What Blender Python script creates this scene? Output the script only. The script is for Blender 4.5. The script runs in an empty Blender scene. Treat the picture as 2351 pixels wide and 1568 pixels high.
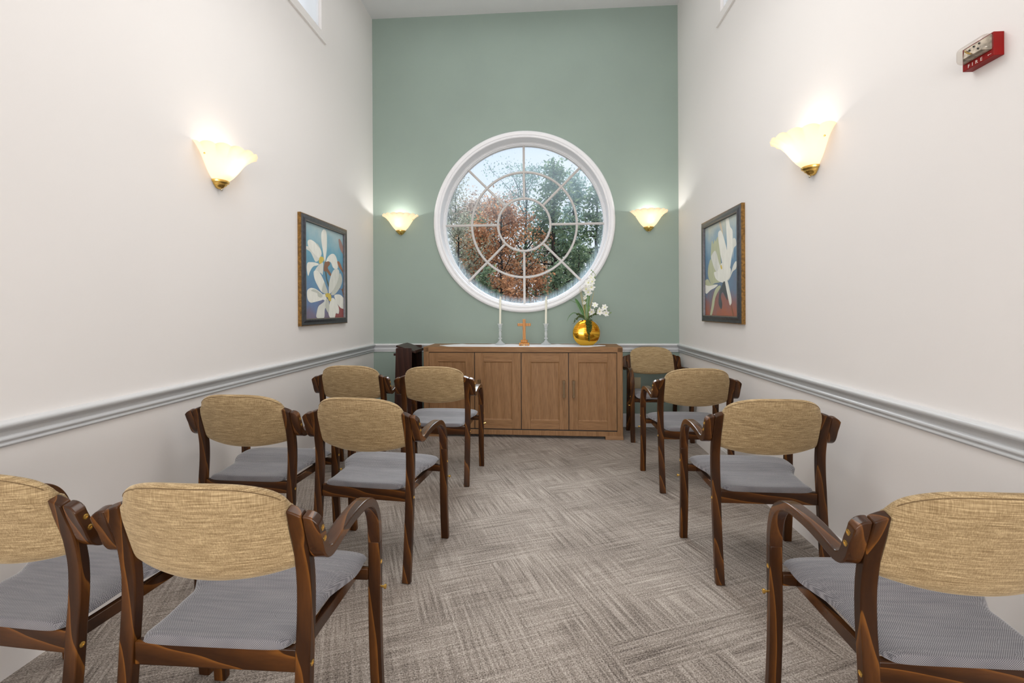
import bpy, bmesh, math, random
from mathutils import Vector, Matrix, Quaternion
sc = bpy.context.scene
COL = sc.collection
PI = math.pi

# ------------------------------------------------------------------ camera
cam_d = bpy.data.cameras.new('camera'); cam = bpy.data.objects.new('camera', cam_d)
COL.objects.link(cam); sc.camera = cam
cam_d.sensor_fit = 'HORIZONTAL'; cam_d.sensor_width = 36.0
cam_d.lens = 1077.7 * 36.0 / 2351.0
cam_d.shift_y = -75.66 / 2351.0
cam_d.clip_start = 0.05; cam_d.clip_end = 300
cam.matrix_world = (Matrix.Translation((0, 0, 1.25)) @ Matrix.Rotation(0.0656, 4, 'Z')
                    @ Matrix.Rotation(PI / 2, 4, 'X') @ Matrix.Rotation(-0.0051, 4, 'Z'))

# ------------------------------------------------------------------ colour management
sc.view_settings.view_transform = 'Standard'
sc.view_settings.look = 'None'
sc.view_settings.gamma = 1.0
sc.view_settings.exposure = 0.34
sc.view_settings.use_curve_mapping = False
sc.cycles.use_denoising = True
sc.cycles.max_bounces = 10
sc.cycles.diffuse_bounces = 6
sc.cycles.transparent_max_bounces = 24
sc.cycles.sample_clamp_indirect = 6.0
sc.cycles.caustics_reflective = False
sc.cycles.caustics_refractive = False

# ------------------------------------------------------------------ world: bright overcast sky
w = bpy.data.worlds.new('overcast_sky'); sc.world = w; w.use_nodes = True
nt = w.node_tree; nt.nodes.clear()
wo = nt.nodes.new('ShaderNodeOutputWorld'); bg = nt.nodes.new('ShaderNodeBackground')
tc = nt.nodes.new('ShaderNodeTexCoord'); mp = nt.nodes.new('ShaderNodeMapping'); nz = nt.nodes.new('ShaderNodeTexNoise')
cr = nt.nodes.new('ShaderNodeValToRGB')
mp.inputs['Scale'].default_value = (2.0, 2.0, 9.0)
nz.inputs['Scale'].default_value = 1.6; nz.inputs['Detail'].default_value = 4
cr.color_ramp.elements[0].position = 0.35; cr.color_ramp.elements[0].color = (0.76, 0.855, 1.0, 1)
cr.color_ramp.elements[1].position = 0.65; cr.color_ramp.elements[1].color = (0.88, 0.93, 1.0, 1)
nt.links.new(tc.outputs['Generated'], mp.inputs['Vector']); nt.links.new(mp.outputs['Vector'], nz.inputs['Vector'])
nt.links.new(nz.outputs['Fac'], cr.inputs['Fac']); nt.links.new(cr.outputs['Color'], bg.inputs['Color'])
bg.inputs['Strength'].default_value = 0.84
nt.links.new(bg.outputs['Background'], wo.inputs['Surface'])

def area(name, loc, rot, size, energy, color):
    d = bpy.data.lights.new(name, 'AREA'); d.shape = 'RECTANGLE'; d.size, d.size_y = size
    d.energy = energy; d.color = color
    o = bpy.data.objects.new(name, d); COL.objects.link(o); o.location = loc; o.rotation_euler = rot
    return o
# unseen fill lights added overhead and behind the viewer to brighten the room
area('ceiling_fill', (-0.2, 2.9, 4.34), (0, 0, 0), (2.3, 3.4), 16, (1.0, 0.99, 0.98))
area('overhead_fill', (-0.2, 2.4, 3.46), (0, 0, 0), (1.5, 1.5), 21, (1.0, 0.985, 0.965))  # fill without a fixture, added to lift the middle and lower walls
area('rear_fill', (-0.2, -3.9, 1.2), (math.radians(92), 0, 0), (2.8, 2.0), 125, (1.0, 0.98, 0.96))  # fill added in front of the closed wall behind the viewer
sd = bpy.data.lights.new('veiled_sun', 'SUN'); sd.energy = 4.0; sd.angle = math.radians(34); sd.color = (0.90, 0.95, 1.0)
so = bpy.data.objects.new('veiled_sun', sd); COL.objects.link(so); so.rotation_euler = (math.radians(-52), 0, math.radians(4))

# ------------------------------------------------------------------ helpers
def tag(o, label=None, cat=None, group=None, kind=None):
    if label: o['label'] = label
    if cat: o['category'] = cat
    if group: o['group'] = group
    if kind: o['kind'] = kind
    return o
def empty(name, loc=(0, 0, 0), rz=0.0, parent=None):
    o = bpy.data.objects.new(name, None); COL.objects.link(o); o.location = loc; o.rotation_euler = (0, 0, rz)
    o.empty_display_size = 0.05
    if parent: o.parent = parent
    return o
class MB:
    def __init__(s): s.v = []; s.f = []; s.m = []
    def add(s, vs, fs, mi=0, mat=None):
        b = len(s.v)
        s.v += [tuple(mat @ Vector(v)) if mat else tuple(v) for v in vs]
        s.f += [tuple(i + b for i in f) for f in fs]; s.m += [mi] * len(fs)
        return s
    def box(s, x0, x1, y0, y1, z0, z1, mi=0, mat=None):
        return s.add([(x0,y0,z0),(x1,y0,z0),(x1,y1,z0),(x0,y1,z0),(x0,y0,z1),(x1,y0,z1),(x1,y1,z1),(x0,y1,z1)],
              [(0,3,2,1),(4,5,6,7),(0,1,5,4),(1,2,6,5),(2,3,7,6),(3,0,4,7)], mi, mat)
    def prism(s, poly, a0, a1, axis='y', mi=0, mat=None):
        # poly in the two other axes, extruded along axis
        def P(p, a):
            return {'x': (a, p[0], p[1]), 'y': (p[0], a, p[1]), 'z': (p[0], p[1], a)}[axis]
        n = len(poly); vs = [P(p, a0) for p in poly] + [P(p, a1) for p in poly]
        fs = [tuple(range(n)), tuple(range(2 * n - 1, n - 1, -1))]
        fs += [(i, i + n, (i + 1) % n + n, (i + 1) % n) for i in range(n)]
        return s.add(vs, fs, mi, mat)
    def lathe(s, prof, n=24, mi=0, mat=None, cap=True, lobes=0, amp=0.0):
        vs = []; fs = []
        for r, z in prof:
            for k in range(n):
                a = 2 * PI * k / n; rr = r * (1 + (amp * math.cos(lobes * a) if lobes else 0))
                vs.append((rr * math.cos(a), rr * math.sin(a), z))
        for j in range(len(prof) - 1):
            for k in range(n):
                fs.append((j*n+k, j*n+(k+1) % n, (j+1)*n+(k+1) % n, (j+1)*n+k))
        if cap: fs.append(tuple(range(n - 1, -1, -1))); fs.append(tuple(range((len(prof)-1)*n, len(prof)*n)))
        return s.add(vs, fs, mi, mat)
    def tube(s, pts, rad, n=6, mi=0, mat=None, cap=True):
        pts = [Vector(p) for p in pts]; vs = []; fs = []
        R = rad if isinstance(rad, (list, tuple)) else [rad] * len(pts)
        up = Vector((0.31, 0.17, 0.93))
        for i, p in enumerate(pts):
            t = (pts[min(i+1, len(pts)-1)] - pts[max(i-1, 0)]).normalized()
            a = t.cross(up)
            if a.length < 0.05: a = t.cross(Vector((1, 0, 0)))
            a.normalize(); b = t.cross(a)
            for k in range(n):
                q = 2 * PI * k / n; vs.append(p + (a * math.cos(q) + b * math.sin(q)) * R[i])
        for i in range(len(pts) - 1):
            for k in range(n): fs.append((i*n+k, i*n+(k+1) % n, (i+1)*n+(k+1) % n, (i+1)*n+k))
        if cap: fs.append(tuple(range(n - 1, -1, -1))); fs.append(tuple(range((len(pts)-1)*n, len(pts)*n)))
        return s.add(vs, fs, mi, mat)
    def strip_yz(s, path, x0, x1, th, mi=0, nx=1, drop=None):
        # rectangular laminate swept along a path in the y-z plane, width x0..x1; drop(x, z) lowers the top end
        n = len(path); V = []; F = []; c = nx + 1
        for i, p in enumerate(path):
            a = path[max(i-1, 0)]; b = path[min(i+1, n-1)]
            d = Vector((b[0]-a[0], b[1]-a[1])).normalized(); nr = Vector((-d[1], d[0])) * th / 2
            for sg in (1, -1):
                for k in range(c):
                    x = x0 + (x1-x0)*k/nx; z = p[1] + nr[1]*sg
                    V.append((x, p[0] + nr[0]*sg, z - (drop(x, p[1]) if drop else 0)))
        q = lambda i, sg, k: i*2*c + (0 if sg > 0 else c) + k
        for i in range(n-1):
            for sg in (1, -1):
                for k in range(nx): F.append((q(i,sg,k), q(i,sg,k+1), q(i+1,sg,k+1), q(i+1,sg,k)))
            for k in (0, nx): F.append((q(i,1,k), q(i,-1,k), q(i+1,-1,k), q(i+1,1,k)))
        for i in (0, n-1):
            for k in range(nx): F.append((q(i,1,k), q(i,1,k+1), q(i,-1,k+1), q(i,-1,k)))
        return s.add(V, F, mi)
    def build(s, name, mat, parent=None, smooth=False, bevel=0.0, seg=2, sub=0, sharp=35):
        me = bpy.data.meshes.new(name); me.from_pydata(s.v, [], s.f)
        mats = mat if isinstance(mat, (list, tuple)) else [mat]
        for m_ in mats: me.materials.append(m_)
        if len(mats) > 1: me.polygons.foreach_set('material_index', s.m)
        bm = bmesh.new(); bm.from_mesh(me)
        if len(s.v) < 60000:
            bmesh.ops.recalc_face_normals(bm, faces=bm.faces)
        bm.to_mesh(me); bm.free()
        if smooth:
            me.polygons.foreach_set('use_smooth', [True] * len(me.polygons))
        me.update()
        if smooth and sharp: me.set_sharp_from_angle(angle=math.radians(sharp))
        o = bpy.data.objects.new(name, me); COL.objects.link(o)
        if parent: o.parent = parent
        if bevel:
            b = o.modifiers.new('bevel', 'BEVEL'); b.width = bevel; b.segments = seg; b.limit_method = 'ANGLE'; b.angle_limit = math.radians(40)
            b.harden_normals = False
            if not smooth:
                me.polygons.foreach_set('use_smooth', [True] * len(me.polygons))
                me.set_sharp_from_angle(angle=math.radians(40))
        if sub:
            b = o.modifiers.new('sub', 'SUBSURF'); b.levels = sub; b.render_levels = sub
        return o
def spline(pts, n=6):
    # Catmull-Rom through points
    P = [Vector(p) for p in pts]; P = [P[0]*2-P[1]] + P + [P[-1]*2-P[-2]]; out = []
    for i in range(1, len(P) - 2):
        for k in range(n):
            t = k / n; a, b, c, d = P[i-1], P[i], P[i+1], P[i+2]
            out.append(0.5 * ((2*b) + (c-a)*t + (2*a-5*b+4*c-d)*t*t + (3*b-a-3*c+d)*t**3))
    out.append(P[-2]); return out
def copy_tree(o, parent=None):
    c = o.copy(); COL.objects.link(c)
    if parent: c.parent = parent
    for ch in list(o.children): copy_tree(ch, c)
    return c

# ------------------------------------------------------------------ materials
def new_mat(name):
    m = bpy.data.materials.new(name); m.use_nodes = True
    nt = m.node_tree; b = nt.nodes['Principled BSDF']; return m, nt, b
def sset(b, **k):
    for a, v in k.items():
        n = a.replace('_', ' ')
        if n in b.inputs: b.inputs[n].default_value = v
def simple(name, col, rough=0.5, metal=0.0, var=0.06, scale=6.0, bump=0.0, bscale=200.0, coat=0.0, spec=0.5, stretch=(1, 1, 1)):
    m, nt, b = new_mat(name)
    N = nt.nodes.new; Lk = nt.links.new
    tc = N('ShaderNodeTexCoord'); mp = N('ShaderNodeMapping'); mp.inputs['Scale'].default_value = stretch
    nz = N('ShaderNodeTexNoise'); nz.inputs['Scale'].default_value = scale; nz.inputs['Detail'].default_value = 3
    r = N('ShaderNodeValToRGB'); c = Vector(col)
    r.color_ramp.elements[0].position = 0.3; r.color_ramp.elements[1].position = 0.7
    r.color_ramp.elements[0].color = (*(c * (1 - var)), 1); r.color_ramp.elements[1].color = (*(c * (1 + var)), 1)
    Lk(tc.outputs['Object'], mp.inputs['Vector']); Lk(mp.outputs['Vector'], nz.inputs['Vector']); Lk(nz.outputs['Fac'], r.inputs['Fac'])
    Lk(r.outputs['Color'], b.inputs['Base Color'])
    sset(b, Roughness=rough, Metallic=metal); b.inputs['Coat Weight'].default_value = coat; b.inputs['Coat Roughness'].default_value = 0.12
    b.inputs['Specular IOR Level'].default_value = spec
    if bump:
        n2 = N('ShaderNodeTexNoise'); n2.inputs['Scale'].default_value = bscale; n2.inputs['Detail'].default_value = 2
        bp = N('ShaderNodeBump'); bp.inputs['Strength'].default_value = bump; bp.inputs['Distance'].default_value = 0.002
        Lk(tc.outputs['Object'], n2.inputs['Vector']); Lk(n2.outputs['Fac'], bp.inputs['Height']); Lk(bp.outputs['Normal'], b.inputs['Normal'])
    return m
def wood(name, dark, mid, light, stretch, rough=0.3, coat=0.35, wscale=14.0, dist=5.0, p=(0.25, 0.6, 0.92), fine=0.25):
    m, nt, b = new_mat(name); N = nt.nodes.new; Lk = nt.links.new
    tc = N('ShaderNodeTexCoord'); oi = N('ShaderNodeObjectInfo'); ad = N('ShaderNodeVectorMath'); ad.operation = 'ADD'
    ml = N('ShaderNodeMath'); ml.operation = 'MULTIPLY'; ml.inputs[1].default_value = 37.0
    mp = N('ShaderNodeMapping'); mp.inputs['Scale'].default_value = stretch
    Lk(oi.outputs['Random'], ml.inputs[0]); Lk(tc.outputs['Object'], mp.inputs['Vector']); Lk(mp.outputs['Vector'], ad.inputs[0]); Lk(ml.outputs[0], ad.inputs[1])
    wv = N('ShaderNodeTexWave'); wv.wave_type = 'BANDS'; wv.bands_direction = 'DIAGONAL'; wv.wave_profile = 'SAW'
    wv.inputs['Scale'].default_value = wscale; wv.inputs['Distortion'].default_value = dist; wv.inputs['Detail'].default_value = 2; wv.inputs['Detail Scale'].default_value = 0.7
    Lk(ad.outputs[0], wv.inputs['Vector'])
    r = N('ShaderNodeValToRGB'); e = r.color_ramp.elements
    e[0].position = p[0]; e[0].color = (*dark, 1); e[1].position = p[2]; e[1].color = (*light, 1)
    x = e.new(p[1]); x.color = (*mid, 1); x = e.new(0.985); x.color = (*dark, 1)
    Lk(wv.outputs['Fac'], r.inputs['Fac'])
    m2 = N('ShaderNodeMapping'); m2.inputs['Scale'].default_value = tuple(s_ * 1.0 if s_ < 0.5 else s_ * 1 for s_ in stretch)
    nz = N('ShaderNodeTexNoise'); nz.inputs['Scale'].default_value = 150; nz.inputs['Detail'].default_value = 3
    Lk(ad.outputs[0], nz.inputs['Vector'])
    mx = N('ShaderNodeMix'); mx.data_type = 'RGBA'; mx.blend_type = 'MULTIPLY'; mx.inputs['Factor'].default_value = fine
    r2 = N('ShaderNodeValToRGB'); r2.color_ramp.elements[0].position = 0.35; r2.color_ramp.elements[1].position = 0.6
    r2.color_ramp.elements[0].color = (0.35, 0.35, 0.35, 1)
    Lk(nz.outputs['Fac'], r2.inputs['Fac']); Lk(r.outputs['Color'], mx.inputs['A']); Lk(r2.outputs['Color'], mx.inputs['B'])
    Lk(mx.outputs['Result'], b.inputs['Base Color'])
    sset(b, Roughness=rough); b.inputs['Specular IOR Level'].default_value = 0.22; b.inputs['Coat Weight'].default_value = coat; b.inputs['Coat Roughness'].default_value = 0.15
    return m
M = {}
CD, CM, CL = (0.036, 0.0125, 0.0035), (0.092, 0.032, 0.007), (0.20, 0.074, 0.013)
M['wood_z'] = wood('stained_beech_upright', CD, CM, CL, (1, 1, 0.14), wscale=13, dist=7, coat=.08, rough=.33, p=(0.3, 0.84, 0.965))
M['wood_x'] = wood('stained_beech_rail', CD, CM, CL, (0.16, 1, 1), wscale=13, dist=8, coat=.08, rough=.33, p=(0.3, 0.84, 0.965))
M['wood_y'] = wood('stained_beech_arm', (0.045, 0.0155, 0.0045), (0.10, 0.036, 0.009), (0.18, 0.068, 0.015), (1, 0.14, 0.35), rough=0.26, coat=.3, wscale=13, dist=6, p=(0.3, 0.84, 0.965))
M['oak_x'] = wood('brown_oak_rail', (0.285, 0.153, 0.069), (0.305, 0.166, 0.077), (0.33, 0.18, 0.085), (0.07, 1, 1), rough=0.5, coat=0.0, wscale=7, dist=5, p=(0.1, 0.5, 0.9), fine=0.35)
M['oak_z'] = wood('brown_oak_panel', (0.285, 0.153, 0.069), (0.305, 0.166, 0.077), (0.33, 0.18, 0.085), (1, 1, 0.07), rough=0.5, coat=0.0, wscale=7, dist=5, p=(0.1, 0.5, 0.9), fine=0.35)
M['mahog'] = wood('dark_mahogany', (0.030, 0.010, 0.007), (0.042, 0.014, 0.009), (0.055, 0.020, 0.012), (1, 1, 0.08), rough=0.4, coat=0.2, wscale=12, dist=3)
M['orange_wood'] = wood('honey_wood', (0.42, 0.155, 0.018), (0.54, 0.22, 0.028), (0.66, 0.30, 0.04), (1, 1, 0.12), rough=0.35, coat=0.1, wscale=30, dist=4)
M['black'] = simple('black_and_gap_shade', (0.012, 0.011, 0.012), 0.6)
M['white_trim'] = simple('white_gloss_trim', (0.70, 0.715, 0.735), 0.28, var=0.01, coat=0.2)
M['window_white'] = simple('window_white', (0.82, 0.83, 0.855), 0.35, var=0.01)
M['muntin'] = simple('grey_white_grille', (0.55, 0.53, 0.51), 0.4, var=0.02)
M['ceiling'] = simple('ceiling_white', (0.72, 0.73, 0.745), 0.85, var=0.01)
M['wall_cream'] = simple('warm_white_paint', (0.84, 0.815, 0.80), 0.62, var=0.008, scale=1.5, bump=0.08, bscale=90)
M['wall_green'] = simple('sage_green_paint', (0.285, 0.362, 0.318), 0.65, var=0.03, scale=2.0, bump=0.08, bscale=90)
M['brass'] = simple('polished_brass', (0.80, 0.52, 0.14), 0.2, 1.0, var=0.1)
M['nickel'] = simple('dull_steel', (0.55, 0.52, 0.45), 0.3, 1.0)
M['gold'] = simple('gold_glaze', (0.80, 0.45, 0.05), 0.09, 1.0, var=0.04)
M['grey_glaze'] = simple('grey_glaze', (0.24, 0.24, 0.20), 0.25, 0.3)
M['bronze'] = simple('brushed_bronze', (0.13, 0.075, 0.028), 0.4, 0.25)
M['wax'] = simple('ivory_wax', (0.84, 0.84, 0.72), 0.4, var=0.01); 
M['linen'] = simple('white_linen', (0.86, 0.87, 0.90), 0.8, var=0.02, bump=0.1, bscale=300)
M['ivory_plastic'] = simple('ivory_plastic', (0.62, 0.52, 0.33), 0.4)
M['red'] = simple('fire_red', (0.24, 0.003, 0.002), 0.45, var=0.04, spec=.25)
M['text_white'] = simple('lettering_white', (0.85, 0.8, 0.76), 0.6)
M['reflector'] = simple('dimpled_reflector', (0.33, 0.29, 0.24), 0.35, 0.5, var=0.5, scale=60)
M['petal'] = simple('white_petal', (0.86, 0.87, 0.83), 0.6, var=0.03)
M['petal_c'] = simple('petal_throat', (0.75, 0.78, 0.25), 0.6)
M['leafg'] = simple('glossy_leaf', (0.05, 0.15, 0.03), 0.32, var=0.35, scale=20)
M['blade'] = simple('grass_blade', (0.42, 0.33, 0.12), 0.5, var=0.2, scale=20)
M['bead'] = simple('bead_succulent', (0.06, 0.10, 0.018), 0.5, var=0.4, scale=60)
M['stemg'] = simple('green_stem', (0.16, 0.28, 0.045), 0.5, var=0.2)
M['frame_dark'] = simple('dark_slate_frame', (0.055, 0.055, 0.065), 0.35, 0.3, var=0.3, scale=40)
M['frame_gold'] = simple('antique_gold_edge', (0.24, 0.125, 0.03), 0.4, 0.5, var=0.5, scale=60)
M['frame_lip'] = simple('pale_gold_lip', (0.55, 0.42, 0.26), 0.4, 0.4)
M['ground'] = simple('leaf_strewn_ground', (0.16, 0.11, 0.06), 0.9, var=0.4, scale=4)

def fabric_back():
    m, nt, b = new_mat('tan_chenille'); N = nt.nodes.new; Lk = nt.links.new
    tc = N('ShaderNodeTexCoord'); oi = N('ShaderNodeObjectInfo')
    def noise(st, sc_, det):
        mp = N('ShaderNodeMapping'); mp.inputs['Scale'].default_value = st; nz = N('ShaderNodeTexNoise'); nz.inputs['Scale'].default_value = sc_; nz.inputs['Detail'].default_value = det
        ad = N('ShaderNodeVectorMath'); ad.operation = 'ADD'
        Lk(tc.outputs['Object'], mp.inputs['Vector']); Lk(mp.outputs['Vector'], ad.inputs[0]); Lk(oi.outputs['Random'], ad.inputs[1]); Lk(ad.outputs[0], nz.inputs['Vector']); return nz
    a = noise((1, 1, 24), 20, 4); c = noise((24, 24, 1), 20, 3)
    mx = N('ShaderNodeMath'); mx.operation = 'MULTIPLY_ADD'; mx.inputs[1].default_value = 0.62
    mu = N('ShaderNodeMath'); mu.operation = 'MULTIPLY'; mu.inputs[1].default_value = 0.38
    Lk(a.outputs['Fac'], mx.inputs[0]); Lk(c.outputs['Fac'], mu.inputs[0]); Lk(mu.outputs[0], mx.inputs[2])
    r = N('ShaderNodeValToRGB'); e = r.color_ramp.elements
    e[0].position = 0.36; e[0].color = (0.21, 0.135, 0.057, 1); e[1].position = 0.66; e[1].color = (0.60, 0.45, 0.25, 1)
    x = e.new(0.5); x.color = (0.355, 0.25, 0.126, 1)
    Lk(mx.outputs[0], r.inputs['Fac']); Lk(r.outputs['Color'], b.inputs['Base Color']); sset(b, Roughness=0.85)
    b.inputs['Sheen Weight'].default_value = 0.5; b.inputs['Sheen Roughness'].default_value = 0.4; b.inputs['Sheen Tint'].default_value = (1, 0.85, 0.62, 1)
    bp = N('ShaderNodeBump'); bp.inputs['Strength'].default_value = 0.35; bp.inputs['Distance'].default_value = 0.002
    Lk(mx.outputs[0], bp.inputs['Height']); Lk(bp.outputs['Normal'], b.inputs['Normal'])
    return m
M['fab_back'] = fabric_back()
def fabric_seat():
    m, nt, b = new_mat('blue_grey_tweed'); N = nt.nodes.new; Lk = nt.links.new
    tc = N('ShaderNodeTexCoord')
    mp = N('ShaderNodeMapping'); mp.inputs['Scale'].default_value = (1, 1, 1)
    ck = N('ShaderNodeTexChecker'); ck.inputs['Scale'].default_value = 400
    Lk(tc.outputs['Object'], mp.inputs['Vector']); Lk(mp.outputs['Vector'], ck.inputs['Vector'])
    ck.inputs['Color1'].default_value = (0.30, 0.295, 0.31, 1); ck.inputs['Color2'].default_value = (0.085, 0.083, 0.095, 1)
    nz = N('ShaderNodeTexNoise'); nz.inputs['Scale'].default_value = 9; m3 = N('ShaderNodeMapping'); m3.inputs['Scale'].default_value = (1, 12, 1)
    nz.inputs['Detail'].default_value = 4
    Lk(tc.outputs['Object'], m3.inputs['Vector']); Lk(m3.outputs['Vector'], nz.inputs['Vector'])
    r = N('ShaderNodeValToRGB'); r.color_ramp.elements[0].position = 0.3; r.color_ramp.elements[0].color = (0.82, 0.82, 0.84, 1); r.color_ramp.elements[1].position = 0.72; r.color_ramp.elements[1].color = (1.12, 1.1, 1.08, 1)
    mx = N('ShaderNodeMix'); mx.data_type = 'RGBA'; mx.blend_type = 'MULTIPLY'; mx.inputs['Factor'].default_value = 1
    Lk(nz.outputs['Fac'], r.inputs['Fac']); Lk(ck.outputs['Color'], mx.inputs['A']); Lk(r.outputs['Color'], mx.inputs['B']); Lk(mx.outputs['Result'], b.inputs['Base Color'])
    sset(b, Roughness=0.8); b.inputs['Sheen Weight'].default_value = 0.45; b.inputs['Sheen Roughness'].default_value = 0.35
    bp = N('ShaderNodeBump'); bp.inputs['Strength'].default_value = 0.2; bp.inputs['Distance'].default_value = 0.001
    Lk(ck.outputs['Fac'], bp.inputs['Height']); Lk(bp.outputs['Normal'], b.inputs['Normal'])
    return m
M['fab_seat'] = fabric_seat()
def carpet():
    m, nt, b = new_mat('taupe_patterned_carpet'); N = nt.nodes.new; Lk = nt.links.new
    tc = N('ShaderNodeTexCoord'); rot = N('ShaderNodeMapping'); rot.inputs['Rotation'].default_value = (0, 0, math.radians(-23))
    Lk(tc.outputs['Object'], rot.inputs['Vector'])
    def noise(st, sc_, det, src=rot):
        mp = N('ShaderNodeMapping'); mp.inputs['Scale'].default_value = st; nz = N('ShaderNodeTexNoise'); nz.inputs['Scale'].default_value = sc_; nz.inputs['Detail'].default_value = det
        Lk(src.outputs['Vector'], mp.inputs['Vector']); Lk(mp.outputs['Vector'], nz.inputs['Vector']); return nz.outputs['Fac']
    def math_(op, a, b_, c=None):
        n = N('ShaderNodeMath'); n.operation = op
        for i, v in enumerate((a, b_, c)):
            if v is None: continue
            if isinstance(v, (int, float)): n.inputs[i].default_value = v
            else: Lk(v, n.inputs[i])
        return n.outputs[0]
    su = noise((1.1, 30, 1), 3.0, 5)      # streaks along u
    sv = noise((30, 1.1, 1), 3.0, 5)      # streaks along v
    # plank-like patches choose the direction
    br = N('ShaderNodeTexBrick'); br.inputs['Scale'].default_value = 1.0; br.inputs['Brick Width'].default_value = 0.26; br.inputs['Row Height'].default_value = 0.17
    br.inputs['Mortar Size'].default_value = 0.0; br.inputs['Color1'].default_value = (0, 0, 0, 1); br.inputs['Color2'].default_value = (1, 1, 1, 1); br.inputs['Bias'].default_value = 0.0
    Lk(rot.outputs['Vector'], br.inputs['Vector'])
    sel = N('ShaderNodeMath'); sel.operation = 'MULTIPLY_ADD'; sel.inputs[1].default_value = 0.8; sel.inputs[2].default_value = 0.1; sel.use_clamp = True
    bw = N('ShaderNodeRGBToBW'); Lk(br.outputs['Color'], bw.inputs['Color']); Lk(bw.outputs[0], sel.inputs[0])
    mx = N('ShaderNodeMix'); Lk(sel.outputs[0], mx.inputs['Factor']); Lk(su, mx.inputs['A']); Lk(sv, mx.inputs['B'])
    loops = noise((1, 1, 1), 190, 3, tc_map(nt, tc))
    big = noise((1, 1, 1), 2.5, 3)
    v = math_('MULTIPLY_ADD', mx.outputs['Result'], 0.46, 0.0)
    v = math_('MULTIPLY_ADD', loops, 0.48, v); v = math_('MULTIPLY_ADD', big, 0.16, v)
    r = N('ShaderNodeValToRGB'); e = r.color_ramp.elements
    e[0].position = 0.42; e[0].color = (0.060, 0.044, 0.034, 1); e[1].position = 0.68; e[1].color = (0.52, 0.46, 0.405, 1)
    x = e.new(0.54); x.color = (0.245, 0.205, 0.173, 1)
    Lk(v, r.inputs['Fac']); Lk(r.outputs['Color'], b.inputs['Base Color']); sset(b, Roughness=0.95)
    b.inputs['Specular IOR Level'].default_value = 0.1; b.inputs['Sheen Weight'].default_value = 0.2
    bp = N('ShaderNodeBump'); bp.inputs['Strength'].default_value = 0.6; bp.inputs['Distance'].default_value = 0.004
    Lk(v, bp.inputs['Height']); Lk(bp.outputs['Normal'], b.inputs['Normal'])
    return m
def tc_map(nt, tc):
    mp = nt.nodes.new('ShaderNodeMapping'); nt.links.new(tc.outputs['Object'], mp.inputs['Vector']); return mp
M['carpet'] = carpet()
def shade_mat():
    m = bpy.data.materials.new('alabaster_glass'); m.use_nodes = True; nt = m.node_tree; nt.nodes.clear(); N = nt.nodes.new; Lk = nt.links.new
    o = N('ShaderNodeOutputMaterial'); t = N('ShaderNodeBsdfTranslucent'); d = N('ShaderNodeBsdfDiffuse'); e = N('ShaderNodeEmission')
    c = (1.0, 0.74, 0.46, 1); t.inputs['Color'].default_value = (1.0, 0.91, 0.78, 1); d.inputs['Color'].default_value = (0.9, 0.82, 0.70, 1)
    tc = N('ShaderNodeTexCoord'); nz = N('ShaderNodeTexNoise'); nz.inputs['Scale'].default_value = 14; nz.inputs['Detail'].default_value = 4
    mp = N('ShaderNodeMapRange'); mp.inputs['To Min'].default_value = 0.14; mp.inputs['To Max'].default_value = 0.24
    Lk(tc.outputs['Object'], nz.inputs['Vector']); Lk(nz.outputs['Fac'], mp.inputs['Value']); Lk(mp.outputs['Result'], e.inputs['Strength'])
    e.inputs['Color'].default_value = c
    m1 = N('ShaderNodeMixShader'); m1.inputs[0].default_value = 0.35; Lk(t.outputs[0], m1.inputs[1]); Lk(d.outputs[0], m1.inputs[2])
    a = N('ShaderNodeAddShader'); Lk(m1.outputs[0], a.inputs[0]); Lk(e.outputs[0], a.inputs[1]); Lk(a.outputs[0], o.inputs['Surface'])
    return m
M['shade'] = shade_mat()
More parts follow.
